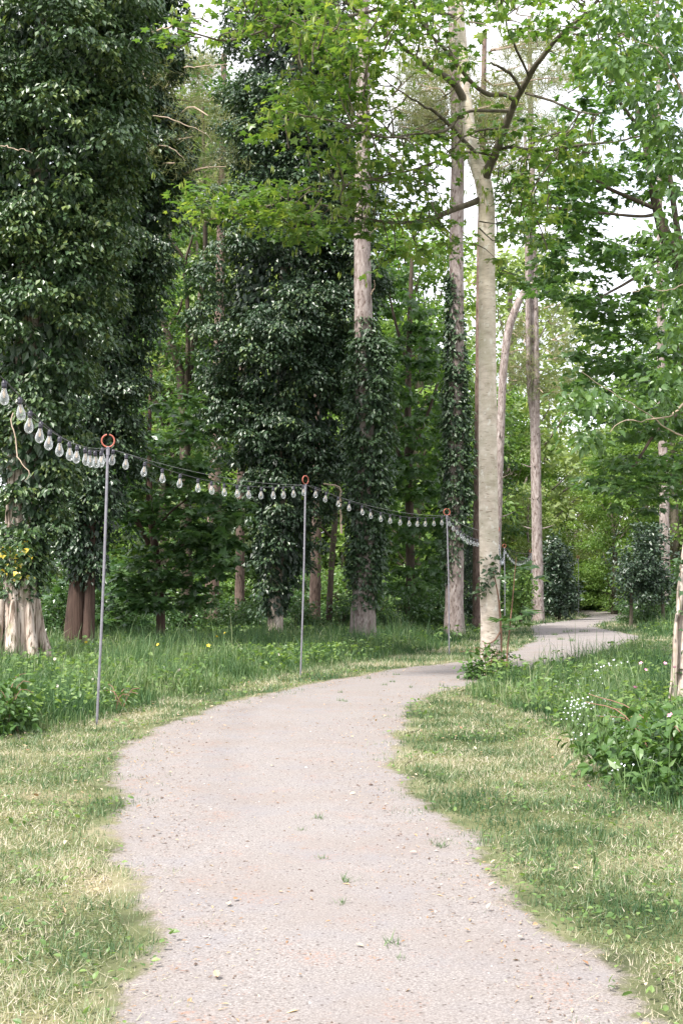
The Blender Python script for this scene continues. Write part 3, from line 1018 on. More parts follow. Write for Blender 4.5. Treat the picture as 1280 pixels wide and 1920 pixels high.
# pine crowns high above, with sparse olive needles
def needle_sprays(mb, tb, segs, dens=46, size=.28, rad=.6):
    """segs: list of (p0, p1) branch segments with brush-like needle tufts"""
    for p0, p1 in segs:
        p0, p1 = np.asarray(p0, float), np.asarray(p1, float)
        mid = (p0 + p1) / 2 + rng.normal(0, .08, 3)
        tube(tb, catmull([p0, mid, p1], 6), np.linspace(.03, .008, 6), 5, .1, .5, 1)
        n = int(dens * np.linalg.norm(p1 - p0))
        tt = rng.uniform(.25, 1.05, n)[:, None]
        C = p0 * (1 - tt) + p1 * tt + rng.normal(0, rad * .55, (n, 3)) * np.array([1, 1, .6])
        k = 9
        Pn = np.repeat(C, k, 0) + rng.normal(0, .04, (n * k, 3))
        ax = rdirs(n * k) + np.array([0, 0, .35])
        leaves(mb, T_NEEDLE, Pn, ax, rdirs(n * k), size * rng.uniform(.6, 1.2, n * k), np.clip(np.repeat(rng.random(n), k) * .6 + rng.random(n * k) * .4, 0, 1))


def pine_crown(t_, b_, boxes, Y, n, dens=46, size=.28):
    """boxes = pixel rectangles the sprays are seen in"""
    nb = MB()
    segs = []
    for (x0, y0, x1, y1, cx) in boxes:
        for _ in range(n):
            px, py = rng.uniform(x0, x1), rng.uniform(y0, y1)
            e = at(px, py, Y + rng.uniform(-1.8, 1.8))
            s0 = at(cx + (px - cx) * rng.uniform(.25, .6), py + rng.uniform(-10, 25), Y + rng.uniform(-.8, .8))
            segs.append((s0, e))
    needle_sprays(nb, nb, segs, dens, size)
    nb.build('crown', [M['needle'], M['twig']], t_, b_)


pine_crown(t, b, [(740, 90, 850, 240, 855), (880, 70, 1090, 260, 855), (720, 150, 830, 260, 855), (900, 200, 1000, 320, 855)], 33, 14, 30)

pine_crown(LATE_T2[0], LATE_T2[1], [(245, 95, 330, 190, 245), (290, 190, 425, 340, 250)], 25, 9, 34, .2)
t, b, P, r = pine('pine_tree', 'thin dark pine stem half hidden behind the left edge of the smooth maple trunk',
                  [(895, 1150, 20), (896, 900, 17), (898, 700, 15), (900, 500, 14), (904, 300, 12), (908, 60, 9)], M['pine_brown'], 38, 8)
t, b, P, r = pine('pine_tree', 'leaning pine whose bare top bends right just behind the smooth maple',
                  [(926, 1150, 20), (932, 950, 18), (937, 830, 16), (943, 700, 15), (953, 620, 15), (968, 575, 14), (984, 545, 12), (1006, 528, 9), (1030, 520, 5)], M['pine_bark'], 46, 9)
t, b, P, r = pine('pine_tree', 'straight pine with ringed branch scars standing beside the path bend',
                  [(1009, 1140, 22), (1006, 1000, 20), (1003, 800, 19), (1001, 600, 17), (998, 450, 14), (995, 250, 11), (992, 30, 8)], M['pine_bark'], 50, 19, None, 0, (0, 0),
                  [[(1004, 850, 0, 6), (1000, 800, 0, 9), (993, 745, -.1, 9), (990, 690, -.3, 9), (989, 560, -.3, 9), (987, 430, -.3, 8), (984, 250, 0, 5)]])
pine_crown(t, b, [(925, 230, 1070, 480, 1000), (1010, 560, 1080, 740, 1002), (940, 600, 990, 720, 998), (930, 90, 1080, 230, 998)], 50, 14, 20, .36)
t, b, P, r = pine('pine_tree', 'pale pine trunk rising behind the round holly on the right',
                  [(1247, 1110, 21), (1244, 900, 18), (1240, 780, 16), (1238, 600, 14), (1235, 300, 10), (1232, 0, 8)], M['pine_bark'], 52, 12)
t, b, P, r = pine('pine_tree', 'brown pine trunk seen between the ivy giants near the string of bulbs',
                  [(397, 1120, 28), (400, 1000, 25), (404, 860, 23), (410, 640, 19), (415, 400, 15), (420, 100, 10)], M['pine_brown'], 40, 7)
pine_crown(t, b, [(300, 90, 420, 200, 418), (330, 190, 425, 330, 418)], 40, 13, 40, .3)
t, b, P, r = pine('pine_tree', 'short visible pine stem under the ivy left of the central cone',
                  [(449, 1140, 19), (450, 1060, 17), (452, 900, 15), (456, 600, 12)], M['pine_brown'], 37, 3)
t, b, P, r = pine('pine_tree', 'brown pine stem just right of the second light pole',
                  [(590, 1150, 22), (592, 1050, 20), (594, 900, 18), (598, 600, 13)], M['pine_brown'], 38, 3)

# ------------------------------------------------------------------ broadleaf trees placed one by one
def spray_tree(mb, tb, centres, R, dens, tmpl, size, squash=.16, droop=.25, rr=(0, 1), twigs=None, updir=1.1, jit=.3):
    foliage(mb, centres, R, dens, tmpl, size, squash, droop, jit, updir, -1.1, 1.0, rr)
    if tb is not None and twigs is not None:
        for c, s0 in zip(centres, twigs):
            mid = (c + s0) / 2 + rng.normal(0, .06, 3)
            tube(tb, catmull([s0, mid, c], 5), np.linspace(.012, .004, 5), 4, 0, .5, 1)


# forked dark tree between the ivy giants
b = base_of(352, 33)
t = thing('broadleaf_tree', 'dark forked tree with thin light foliage in the gap between ivy giants', 'tree', b)
m = MB()
for L in ([(352, 1195, 33, 26), (349, 1000, 33, 22), (346, 820, 33, 20), (338, 700, 33, 18), (318, 640, 33, 14), (301, 590, 33, 10), (280, 540, 33, 6)],
          [(346, 800, 33, 12), (352, 680, 32.8, 9), (351, 560, 32.7, 8), (346, 500, 32.7, 6), (362, 440, 32.6, 4)],
          [(352, 720, 33.3, 14), (364, 640, 33.3, 13), (376, 560, 33.4, 13), (384, 500, 33.4, 11), (384, 400, 33.4, 8), (380, 200, 33.5, 5)],
          [(360, 640, 33.2, 6), (386, 590, 33, 6), (402, 555, 32.8, 4)], [(310, 620, 33, 5), (335, 585, 32.8, 4), (342, 560, 32.7, 3)],
          [(351, 495, 32.7, 5), (335, 470, 32.6, 5), (315, 440, 32.5, 3)]):
    P, r = limb_px(L, 24)
    tube(m, P, r, 9, .14)
m.build('trunk', M['dark_bark'], t, b, True)
m = MB()
C, R = [], []
for (x0, y0, x1, y1, n) in [(250, 640, 420, 900, 64), (290, 380, 400, 560, 30), (230, 480, 330, 640, 26), (310, 120, 430, 400, 44), (300, 880, 430, 1080, 36)]:
    for _ in range(n):
        C.append(at(rng.uniform(x0, x1), rng.uniform(y0, y1), 33 + rng.uniform(-1.3, 2.8)))
        R.append(rng.uniform(.35, .75))
spray_tree(m, None, np.array(C), np.array(R), 130, T_DIAMOND, .13, .28)
m.build('crown', M['under'], t, b)

# young sycamores in the understory, left
b = base_of(292, 28)
t = thing('sycamore_sapling', 'bushy young sycamore in tiers behind the bulbs right of the nearest pole', 'sapling', b)
m = MB()
for L in ([(302, 1215, 28, 19), (300, 1130, 28, 17), (292, 1040, 28, 15), (282, 960, 28, 14), (279, 880, 28, 12), (280, 800, 28, 8), (284, 690, 28, 5)],
          [(278, 1020, 27.8, 10), (255, 975, 27.5, 9), (232, 952, 27.3, 7), (206, 936, 27, 5)], [(286, 1000, 27.9, 5), (320, 960, 27.5, 4), (352, 935, 27.2, 3)],
          [(290, 1060, 27.9, 5), (330, 1030, 27.4, 4), (365, 1010, 27.1, 3)]):
    P, r = limb_px(L, 18)
    tube(m, P, r, 9, .1)
m.build('trunk', M['red_bark'], t, b, True)
m = MB()
C, R = [], []
for (x0, y0, x1, y1, n) in [(190, 860, 400, 1000, 80), (200, 990, 420, 1140, 90), (230, 740, 370, 880, 44), (380, 930, 450, 1080, 26), (90, 1080, 300, 1170, 30)]:
    for _ in range(n):
        C.append(at(rng.uniform(x0, x1), rng.uniform(y0, y1), 28 + rng.uniform(-1.8, 1.2)))
        R.append(rng.uniform(.28, .5))
spray_tree(m, None, np.array(C), np.array(R), 150, T_MAPLE, .16, .16)
m.build('crown', M['under'], t, b)

# dark slender stem right of second pole
b = base_of(618, 35)
t = thing('slender_tree', 'thin crooked dark stem right of the second pole with few leaves', 'tree', b)
m = MB()
for L in ([(616, 1180, 35, 12), (620, 1080, 35, 11), (626, 1000, 35, 11), (631, 930, 35, 9), (634, 840, 35, 6)], [(622, 1010, 34.9, 5), (604, 990, 34.6, 4), (590, 985, 34.4, 3)]):
    P, r = limb_px(L, 14)
    tube(m, P, r, 8, .15)
m.build('trunk', M['dark_bark'], t, b, True)
m = MB()
C = np.array([at(rng.uniform(585, 650), rng.uniform(900, 1100), 35 + rng.uniform(-1, 1)) for _ in range(26)])
foliage(m, C, rng.uniform(.2, .4, 26), 150, T_DIAMOND, .12, .4, .3, .35, .9, -1, .9)
m.build('crown', M['shrub'], t, b)
b = base_of(636, 31)
t = thing('dead_twig', 'bare pale forked stick poking up just right of the second pole', 'twig', at(640, 1000, 31))
m = MB()
P, r = limb_px([(640, 1000, 31, 4), (638, 940, 31, 4), (636, 914, 31, 4), (606, 907, 30.8, 3)], 12)
tube(m, P, r, 6, .1)
m.build('stem', M['twig'], t, t.location, True)

# big dark broadleaf between the two ivy pines
b = base_of(768, 37)
t = thing('broadleaf_tree', 'dense dark leafed tree filling the space between the two ivied pines', 'tree', b)
m = MB()
for L in ([(770, 1190, 37, 18), (768, 1000, 37, 16), (764, 800, 37, 13), (768, 600, 37, 10), (772, 480, 37, 6)], [(766, 900, 37, 8), (730, 800, 36.5, 6), (715, 720, 36.3, 4)], [(766, 860, 37, 8), (800, 780, 36.5, 6), (820, 720, 36.4, 4)], [(768, 700, 37, 6), (740, 600, 36.6, 5), (728, 540, 36.4, 3)]):
    P, r = limb_px(L, 16)
    tube(m, P, r, 8, .12)
m.build('trunk', M['dark_bark'], t, b, True)
m = MB()
C, R = [], []
for (x0, y0, x1, y1, n) in [(705, 700, 840, 900, 70), (705, 880, 840, 1120, 84), (700, 560, 815, 720, 34), (705, 460, 770, 580, 18), (745, 1060, 840, 1140, 16)]:
    for _ in range(n):
        C.append(at(rng.uniform(x0, x1), rng.uniform(y0, y1), 37 + rng.uniform(-2, 2)))
        R.append(rng.uniform(.35, .6))
spray_tree(m, None, np.array(C), np.array(R), 150, T_MAPLE, .17, .3, .55, (0, .9), None, .8, .4)
m.build('crown', M['maple_dark'], t, b)

# evergreen bushes
def bush(name, label, cat, px, Y, blobs, mat, tmpl, size, dens, stems=((0, 0),), bark='dark_bark', squash=.9, n=60, droop=.3):
    b_ = base_of(px, Y)
    t_ = thing(name, label, cat, b_)
    for dx, hgt in stems:
        mb = MB()
        p0 = b_ + np.array([dx, 0, -.03])
        p1 = p0 + np.array([rng.normal(0, .05), 0, hgt])
        tube(mb, catmull([p0, (p0 + p1) / 2 + rng.normal(0, .03, 3), p1], 8), np.linspace(.07, .04, 8), 8, .1)
        mb.build('trunk', M[bark], t_, b_, True)
    mb = MB()
    C_, R_ = [], []
    for (x, y, hw, hh) in blobs:
        c = at(x, y, Y)
        w, h = hw * Y / F, hh * Y / F
        d = rdirs(n)
        q_ = rng.uniform(.35, .85, n)[:, None]
        C_.append(c + d * q_ * np.array([w, w, h]))
        R_.append(rng.uniform(.16, .44, n) * min(1.2, (w + h) / 2))
        so = c + unit(d * np.array([1, 1, .9]) + [0, 0, .35])[:n // 3] * np.array([w, w, h]) * rng.uniform(.9, 1.2, n // 3)[:, None]
        C_.append(so)
        R_.append(rng.uniform(.08, .2, len(so)))
    foliage(mb, np.concatenate(C_), np.concatenate(R_), dens, tmpl, size, squash, droop, .5, .45, -.6, .5)
    mb.build('crown', M[mat], t_, b_)
    return t_


bush('evergreen_bush', 'dark glossy rounded bush right of the ringed pine at the path bend', 'bush', 1046, 52, [(1046, 1095, 40, 52), (1042, 1050, 32, 45), (1048, 1120, 42, 34), (1044, 1140, 40, 16)], 'holly', T_DIAMOND, .15, 300, ((0, 1.2),))
bush('holly_tree', 'round dark holly with two thin stems on the right of the path', 'tree', 1195, 43, [(1205, 1060, 66, 62), (1190, 1090, 50, 38), (1225, 1095, 46, 40), (1215, 1015, 40, 36), (1205, 1118, 52, 24)], 'holly', T_DIAMOND, .12, 330, ((-.25, 1.6), (.85, 1.6)), 'limb_bark')
bush('yew_bush', 'narrow dark yew bush tucked behind the smooth maple trunk', 'bush', 882, 39, [(880, 1110, 22, 60), (878, 1050, 18, 60), (882, 1150, 20, 26)], 'holly', T_LANCE, .13, 420, ((0, 1.0),))
bush('young_tree', 'leafy grey green shrub under the pine left of the path bend', 'bush', 975, 47, [(972, 1125, 26, 34), (985, 1100, 22, 30)], 'shrub', T_DIAMOND, .14, 260, ((0, .8),))

# ------------------------------------------------------------------ the smooth maple
YM = 18.6
b = base_of(921, YM)
t_maple = thing('maple_tree', 'slender maple with smooth pale trunk and lime leaves beside the path', 'tree', b)
m = MB()
P, r = limb_px([(922, 1272, YM, 52), (921, 1235, YM, 42), (919, 1150, YM, 38), (916, 1000, YM, 36.5), (914, 800, YM, 35), (913, 600, YM, 32.5), (912, 450, YM, 31), (911, 380, YM, 32), (904, 335, YM, 31), (888, 290, YM + .1, 26), (877, 220, YM + .2, 23), (872, 160, YM + .3, 20), (865, 60, YM + .4, 17), (850, -120, YM + .5, 12), (845, -400, YM + .6, 5)], 90)
tube(m, P, r, 20, .035)
for k in range(6, 62, 3):      # faint collars and bumps
    if rng.random() < .8:
        a = rng.uniform(0, 2 * np.pi)
        c = P[k] + np.array([math.cos(a), math.sin(a), 0]) * r[k] * .93
        tube(m, [c - [0, 0, .03], c, c + [0, 0, .03]], [.008, .02, .006], 6, .2)
m.build('trunk', M['maple_bark'], t_maple, b, True)
LIMBS = [
    [(906, 352, YM, 18), (913, 320, YM - .1, 18), (927, 290, YM - .25, 16.5), (942, 250, YM - .4, 14.5), (955, 210, YM - .6, 14), (975, 165, YM - .9, 12), (1010, 112, YM - 1.3, 10), (1048, 66, YM - 1.7, 8), (1090, 30, YM - 2.1, 6), (1160, -40, YM - 2.6, 4)],
    [(902, 372, YM, 13), (880, 382, YM - .1, 12), (850, 392, YM - .3, 11), (810, 409, YM - .5, 10), (760, 417, YM - .7, 7), (690, 408, YM - 1.0, 5), (600, 380, YM - 1.3, 4), (480, 385, YM - 1.6, 3), (380, 410, YM - 1.8, 2)],
    [(965, 188, YM - .75, 9), (945, 176, YM - .8, 9), (915, 176, YM - .9, 9), (888, 158, YM - 1.1, 8), (868, 132, YM - 1.3, 8), (842, 92, YM - 1.6, 7), (815, 50, YM - 2.0, 5), (790, -10, YM - 2.4, 4)],
    [(868, 185, YM + .2, 15), (855, 160, YM + .1, 14), (832, 140, YM - .2, 12), (800, 120, YM - .5, 9), (755, 80, YM - 1.0, 7), (700, 30, YM - 1.6, 5), (640, -10, YM - 2.2, 4)],
    [(932, 288, YM - .2, 8), (950, 275, YM - .3, 7.5), (985, 280, YM - .5, 7), (1020, 282, YM - .7, 7), (1080, 276, YM - 1.1, 6), (1150, 268, YM - 1.5, 4), (1240, 245, YM - 2.2, 3)],
    [(954, 207, YM - .6, 7), (920, 207, YM - .8, 6), (885, 206, YM - 1.0, 6), (862, 214, YM - 1.1, 5.5), (840, 240, YM - 1.3, 5), (790, 250, YM - 1.7, 4), (720, 254, YM - 2.2, 4), (640, 232, YM - 2.9, 3), (560, 215, YM - 3.4, 2)],
    [(890, 285, YM, 8), (868, 262, YM - .1, 8), (848, 240, YM - .3, 8), (828, 220, YM - .6, 7), (800, 205, YM - .9, 5), (760, 190, YM - 1.3, 3)],
    [(918, 290, YM - .2, 5), (890, 284, YM - .4, 5), (850, 287, YM - .8, 5), (800, 302, YM - 1.2, 4), (720, 320, YM - 1.8, 3), (640, 330, YM - 2.4, 2)],
    [(974, 165, YM - .9, 6), (960, 140, YM - 1.1, 6), (940, 122, YM - 1.3, 5), (920, 112, YM - 1.5, 3)],
    [(990, 140, YM - 1.1, 5), (975, 105, YM - 1.4, 5), (952, 60, YM - 1.8, 4), (930, -10, YM - 2.3, 3)],
    [(985, 174, YM - .9, 5), (1020, 184, YM - 1.2, 5), (1070, 204, YM - 1.6, 4), (1130, 215, YM - 2.1, 3)],
    [(850, 30, YM + .4, 8), (760, 10, YM - .6, 7), (640, 30, YM - 1.8, 6), (540, 40, YM - 2.6, 5), (440, 70, YM - 3.2, 4), (340, 40, YM - 3.7, 3)],
    [(1058, 58, YM - 1.8, 5), (1100, 66, YM - 2.2, 4), (1160, 60, YM - 2.8, 3), (1230, 50, YM - 3.2, 2)],
    [(945, 235, YM - .45, 5), (930, 240, YM - .6, 5), (880, 243, YM - .9, 4), (820, 270, YM - 1.4, 3)],
]
limbpts = []
for L in LIMBS:
    P, r = limb_px(L, 30)
    P = P + np.cumsum(rng.normal(0, .012, P.shape), 0) * np.linspace(0, 1, 30)[:, None]
    m = MB()
    tube(m, P, r, 9, .08)
    m.build('branch', M['limb_bark'], t_maple, b, True)
    limbpts.append(P[6:])
LP = np.concatenate(limbpts)


def maple_spray_set(mb, tb, fb, boxes, ylo, yhi, LPts):
    C, R, S = [], [], []
    for (x0, y0, x1, y1, n, yb, ye) in boxes:
        for _ in range(n):
            px, py = rng.uniform(x0, x1), rng.uniform(y0, y1)
            c = at(px, py, rng.uniform(yb, ye))
            d = np.linalg.norm(LPts - c, axis=1)
            C.append(c)
            R.append(rng.uniform(.3, .62))
            near = LPts[np.argmin(d)]
            S.append(near if d.min() < .6 else c + (near - c) * .4 / d.min())
    C, R = np.array(C), np.array(R)
    spray_tree(mb, tb, C, R, 92, T_MAPLE, .092, .11, .3, (0, .95), S, 1.2, .28)
    if fb is not None:
        k = rng.random(len(C)) < .4
        n = 5
        Pf = np.repeat(C[k], n, 0) + rng.normal(0, .25, (k.sum() * n, 3)) * np.array([1, 1, .3])
        for q_ in range(3):
            leaves(fb, T_LANCE, Pf + rng.normal(0, .012, Pf.shape), np.array([[0, 0, -1.]]) + rng.normal(0, .12, Pf.shape), rdirs(len(Pf)), .11, rng.uniform(.8, 1, len(Pf)))


mb, fb = MB(), MB()
tb = mb
maple_spray_set(mb, tb, fb, [
    (310, -40, 520, 90, 24, 14.8, 17), (480, -40, 760, 60, 40, 14.5, 18), (560, 50, 740, 150, 36, 15.4, 18), (500, 150, 720, 250, 36, 15.2, 18),
    (560, 240, 800, 330, 34, 16, 18.4), (640, 320, 830, 420, 38, 16.4, 18.6), (690, 410, 860, 520, 16, 17, 19.5), (860, 180, 1060, 300, 16, 17, 20), (925, 380, 1010, 540, 14, 17.5, 20), (345, 345, 560, 410, 34, 16, 17.8), (480, 390, 700, 450, 22, 16.4, 18),
    (740, -40, 1000, 60, 38, 15, 19), (760, 60, 900, 150, 12, 15.5, 18.5), (990, -40, 1280, 60, 38, 14.8, 18.5), (1060, 60, 1200, 150, 18, 15.5, 17.5),
    (930, 270, 1060, 420, 26, 17, 20), (1000, 240, 1150, 330, 18, 16.5, 18.5), (760, 250, 880, 300, 10, 17, 18.5), (800, -300, 1200, -60, 30, 16, 20), (500, -300, 800, -60, 24, 15, 19)],
    14, 19, LP)
mb.build('crown', [M['maple'], M['limb_bark']], t_maple, b)
fb.build('blossom', M['maple'], t_maple, b)
# ivy climbing the trunk: leafy patch and thin reddish stems
m = MB()
Ci = [at(x, y, YM - .17) for x, y in [(925, 1042, ), (908, 1052), (922, 1062), (915, 1075), (926, 1072), (905, 1085), (913, 1095), (900, 1102), (908, 1108), (921, 1088), (897, 1118), (904, 1098), (899, 1110), (930, 1050), (911, 1065)]]
foliage(m, np.array(Ci), np.full(len(Ci), .075), 1500, T_IVY, .065, .9, .6, .4, .4, -.8, .6)
m.build('ivy', M['ivy_trunk'], t_maple, b)
m = MB()
for L in ([(938, 1260, YM - .08, 5), (939, 1210, YM - .08, 5), (938, 1170, YM - .08, 5), (934, 1120, YM - .1, 3), (924, 1070, YM - .15, 2)], [(937, 1185, YM - .1, 3), (928, 1200, YM - .16, 2.5), (914, 1207, YM - .17, 2.5), (904, 1202, YM - .14, 2)], [(908, 1206, YM - .17, 2), (911, 1225, YM - .17, 2), (908, 1245, YM - .17, 1.5)], [(935, 1222, YM - .12, 2), (920, 1220, YM - .17, 1.5), (906, 1214, YM - .16, 1.2)]):
    P, r = limb_px(L, 14)
    tube(m, P, np.maximum(r, .006), 6, .3)
m.build('ivy_stem', M['vine'], t_maple, b, True)

# sapling at its foot, clump of bramble round the foot
b = base_of(963, 18.0)
t = thing('sycamore_sapling', 'spindly red stemmed sapling with few big leaves beside the smooth maple', 'sapling', b)
m = MB()
P, r = limb_px([(948, 1278, 17.9, 3.2), (951, 1220, 17.9, 3.2), (956, 1170, 17.9, 2.8), (961, 1120, 17.9, 2.2), (965, 1070, 17.9, 1.6), (968, 1045, 17.9, 1.2)], 20)
tube(m, P, r, 6, .1)
m.build('trunk', M['vine'], t, b, True)
m = MB()
for (x, y, n) in [(960, 1160, 12), (940, 1160, 5), (988, 1145, 6), (975, 1140, 5), (955, 1172, 5), (975, 1065, 5), (990, 1055, 4), (955, 1082, 5), (1005, 1082, 4), (962, 1110, 7), (940, 1080, 3), (968, 1046, 4), (975, 1173, 4)]:
    c = np.array([at(x, y, 17.9 + rng.uniform(-.25, .25)) for _ in range(n)]) + rng.normal(0, .05, (n, 3)) * np.array([1, 1, .3])
    d = c - np.array([at(963, y, 17.9)])
    leaves(m, T_MAPLE, c, unit(d * [1, 1, 0] + 1e-3) + rng.normal(0, .4, (n, 3)) * [1, 1, .3] + [0, 0, -.2], np.array([[0, 0, 1.]]) + rng.normal(0, .25, (n, 3)), rng.uniform(.1, .19, n), rng.random(n))
m.build('crown', M['under'], t, b)


def low_shrub(name, label, cat, cx, cy, w, d, h, mat, tmpl, size, n, stems=10, group=None, dens=330):
    """leafy clump rooted on the ground"""
    b_ = np.array([cx, cy, float(zg(cy))])
    t_ = thing(name, label, cat, b_, group)
    mb = MB()
    for _ in range(stems):
        a = rng.uniform(0, 2 * np.pi)
        p0 = b_ + np.array([rng.normal(0, w * .15), rng.normal(0, d * .15), -.02])
        p2 = b_ + np.array([math.cos(a) * w * .8, math.sin(a) * d * .8, h * rng.uniform(.45, 1)])
        p1 = (p0 + p2) / 2 + np.array([0, 0, h * .35])
        tube(mb, catmull([p0, p1, p2], 10), np.linspace(.007, .003, 10), 5, .1)
    mb.build('stems', M['vine'], t_, b_, True)
    mb = MB()
    u_ = rdirs(n)
    u_[:, 2] = np.abs(u_[:, 2])
    C_ = b_ + u_ * np.array([w, d, h]) * rng.uniform(.3, .95, n)[:, None]
    foliage(mb, C_, rng.uniform(.10, .2, n), dens, tmpl, size, .7, .35, .45, .8, -.5, .8)
    mb.build('leaves', M[mat], t_, b_)
    return t_


q = gp(905, 1300)
low_shrub('bramble', 'dark leafy clump hugging the foot of the smooth maple', 'shrub', 2.02, 17.95, .46, .34, .50, 'bramble', T_OVAL, .075, 90)
low_shrub('bramble', 'large bramble thicket with broad leaves at the lower right edge', 'shrub', gp(1275, 1490)[0] + .12, gp(1275, 1490)[1] + .95, .62, 1.9, .50, 'bramble', T_OVAL, .085, 300, 5)
low_shrub('elder_shrub', 'dark leafy shrub cut off by the left edge near the pole', 'shrub', gp(0, 1385)[0] - .02, gp(0, 1385)[1] + .3, .28, .5, .62, 'bramble', T_OVAL, .085, 60, 4)
low_shrub('weed_clump', 'pale feathery weed clump at the foot of the nearest pole', 'plant', gp(185, 1345)[0] + .1, gp(185, 1345)[1] + .5, .3, .3, .3, 'lance', T_LANCE, .09, 20, 6)

# ------------------------------------------------------------------ right-hand trees
# near trunk at the right edge, with drooping narrow leaves
YR = 13.3
b = base_of(1284, YR)
t = thing('broadleaf_tree', 'pale ridged trunk cut by the right edge, its fresh green leaves hanging above', 'tree', b)
m = MB()
P, r = limb_px([(1286, 1342, YR, 74), (1285, 1310, YR, 62), (1285, 1200, YR, 46), (1288, 1100, YR, 36), (1296, 1000, YR, 26), (1320, 800, YR, 22), (1330, 500, YR, 18), (1310, 200, YR, 12), (1290, -60, YR, 7)], 50)
tube(m, P, r, 16, .12)
P, r = limb_px([(1262, 1330, YR - .1, 12), (1266, 1240, YR - .12, 12), (1267, 1180, YR - .12, 10), (1276, 1120, YR - .1, 9), (1280, 1060, YR - .08, 8)], 20)
tube(m, P, r, 8, .25)
m.build('trunk', M['stump_bark'], t, b, True)
bare_branches(t, b, [[(1320, 740, YR, 10), (1285, 750, YR - .1, 8), (1270, 766, YR - .2, 7), (1232, 776, YR - .4, 6), (1200, 780, YR - .5, 5), (1178, 783, YR - .5, 5), (1146, 803, YR - .6, 4)], [(1330, 540, YR, 7), (1250, 545, YR - .4, 4), (1160, 556, YR - .8, 3)],
                  [(1320, 250, YR, 9), (1240, 110, YR - .5, 6), (1160, 60, YR - 1, 4)], [(1320, 820, YR, 7), (1240, 800, YR - .3, 5), (1150, 740, YR - .7, 4), (1080, 700, YR - .9, 3)]])
m = MB()
C, R = [], []
for (x0, y0, x1, y1, n) in [(1110, 0, 1290, 130, 44), (1180, 120, 1300, 260, 24), (1230, 250, 1320, 440, 18), (1210, 430, 1320, 570, 24), (1060, 740, 1130, 840, 12), (1100, 700, 1260, 780, 14), (1250, 560, 1330, 760, 16), (1200, -250, 1500, 0, 40), (1320, 0, 1500, 900, 50)]:
    for _ in range(n):
        C.append(at(rng.uniform(x0, x1), rng.uniform(y0, y1), YR + rng.uniform(-.9, .9)))
        R.append(rng.uniform(.12, .26))
foliage(m, np.array(C), np.array(R) * 1.25, 420, T_OVAL, .088, .6, .75, .45, .7, -.6, .7)
m.build('crown', M['lance'], t, b)
m = MB()
Ci = [at(rng.uniform(1266, 1284), yy, YR - .15) for yy in (1050, 1062, 1085, 1110, 1150, 1190, 1225, 1140, 1262)]
foliage(m, np.array(Ci), np.full(len(Ci), .06), 1500, T_IVY, .06, .9, .5, .4, .4, -.9, .6)
m.build('ivy', M['ivy_trunk'], t, b)

# maple behind it with leaning dark limbs
YK = 23.5
b = base_of(1360, YK)
t = thing('maple_tree', 'dark limbed maple leaning in from the right with layered deep green leaves', 'tree', b)
m = MB()
for L in ([(1372, 1215, YK, 38), (1350, 900, YK, 32), (1310, 600, YK, 28), (1262, 480, YK, 25), (1240, 420, YK, 23), (1226, 370, YK, 16), (1208, 260, YK, 12), (1188, 180, YK, 9), (1150, 90, YK, 6)],
          [(1290, 540, YK, 14), (1268, 420, YK + .2, 12), (1250, 300, YK + .3, 10), (1225, 220, YK + .4, 8), (1200, 120, YK + .5, 5)],
          [(1222, 388, YK, 9), (1180, 370, YK - .3, 8), (1140, 352, YK - .6, 7), (1110, 330, YK - .9, 6), (1085, 305, YK - 1.2, 4)],
          [(1330, 760, YK, 8), (1280, 770, YK - .4, 7), (1230, 810, YK - .7, 6), (1190, 870, YK - 1, 5), (1150, 910, YK - 1.2, 3)],
          [(1205, 250, YK, 8), (1160, 190, YK - .5, 7), (1110, 130, YK - 1, 4)], [(1232, 400, YK, 8), (1200, 405, YK - .5, 6), (1120, 398, YK - 1, 5), (1000, 385, YK - 1.6, 3)],
          [(1256, 470, YK, 8), (1190, 520, YK - .6, 6), (1120, 560, YK - 1.1, 4)]):
    P, r = limb_px(L, 24)
    tube(m, P, r, 9, .12)
m.build('trunk', M['dark_bark'], t, b, True)
m = MB()
C, R = [], []
for (x0, y0, x1, y1, n) in [(1040, 250, 1260, 400, 40), (960, 300, 1110, 460, 30), (1000, 430, 1240, 560, 52), (1070, 550, 1260, 700, 46), (1080, 680, 1270, 790, 36), (1060, 100, 1240, 250, 24), (1150, 780, 1290, 960, 40), (1100, 760, 1200, 930, 14), (1260, 200, 1500, 1000, 60), (1150, -200, 1500, 100, 30)]:
    for _ in range(n):
        C.append(at(rng.uniform(x0, x1), rng.uniform(y0, y1), YK + rng.uniform(-2.2, 2.2)))
        R.append(rng.uniform(.35, .7))
spray_tree(m, None, np.array(C), np.array(R), 120, T_MAPLE, .125, .15, .3, (0, 1), None, 1.1, .32)
m.build('crown', M['maple_dark'], t, b)

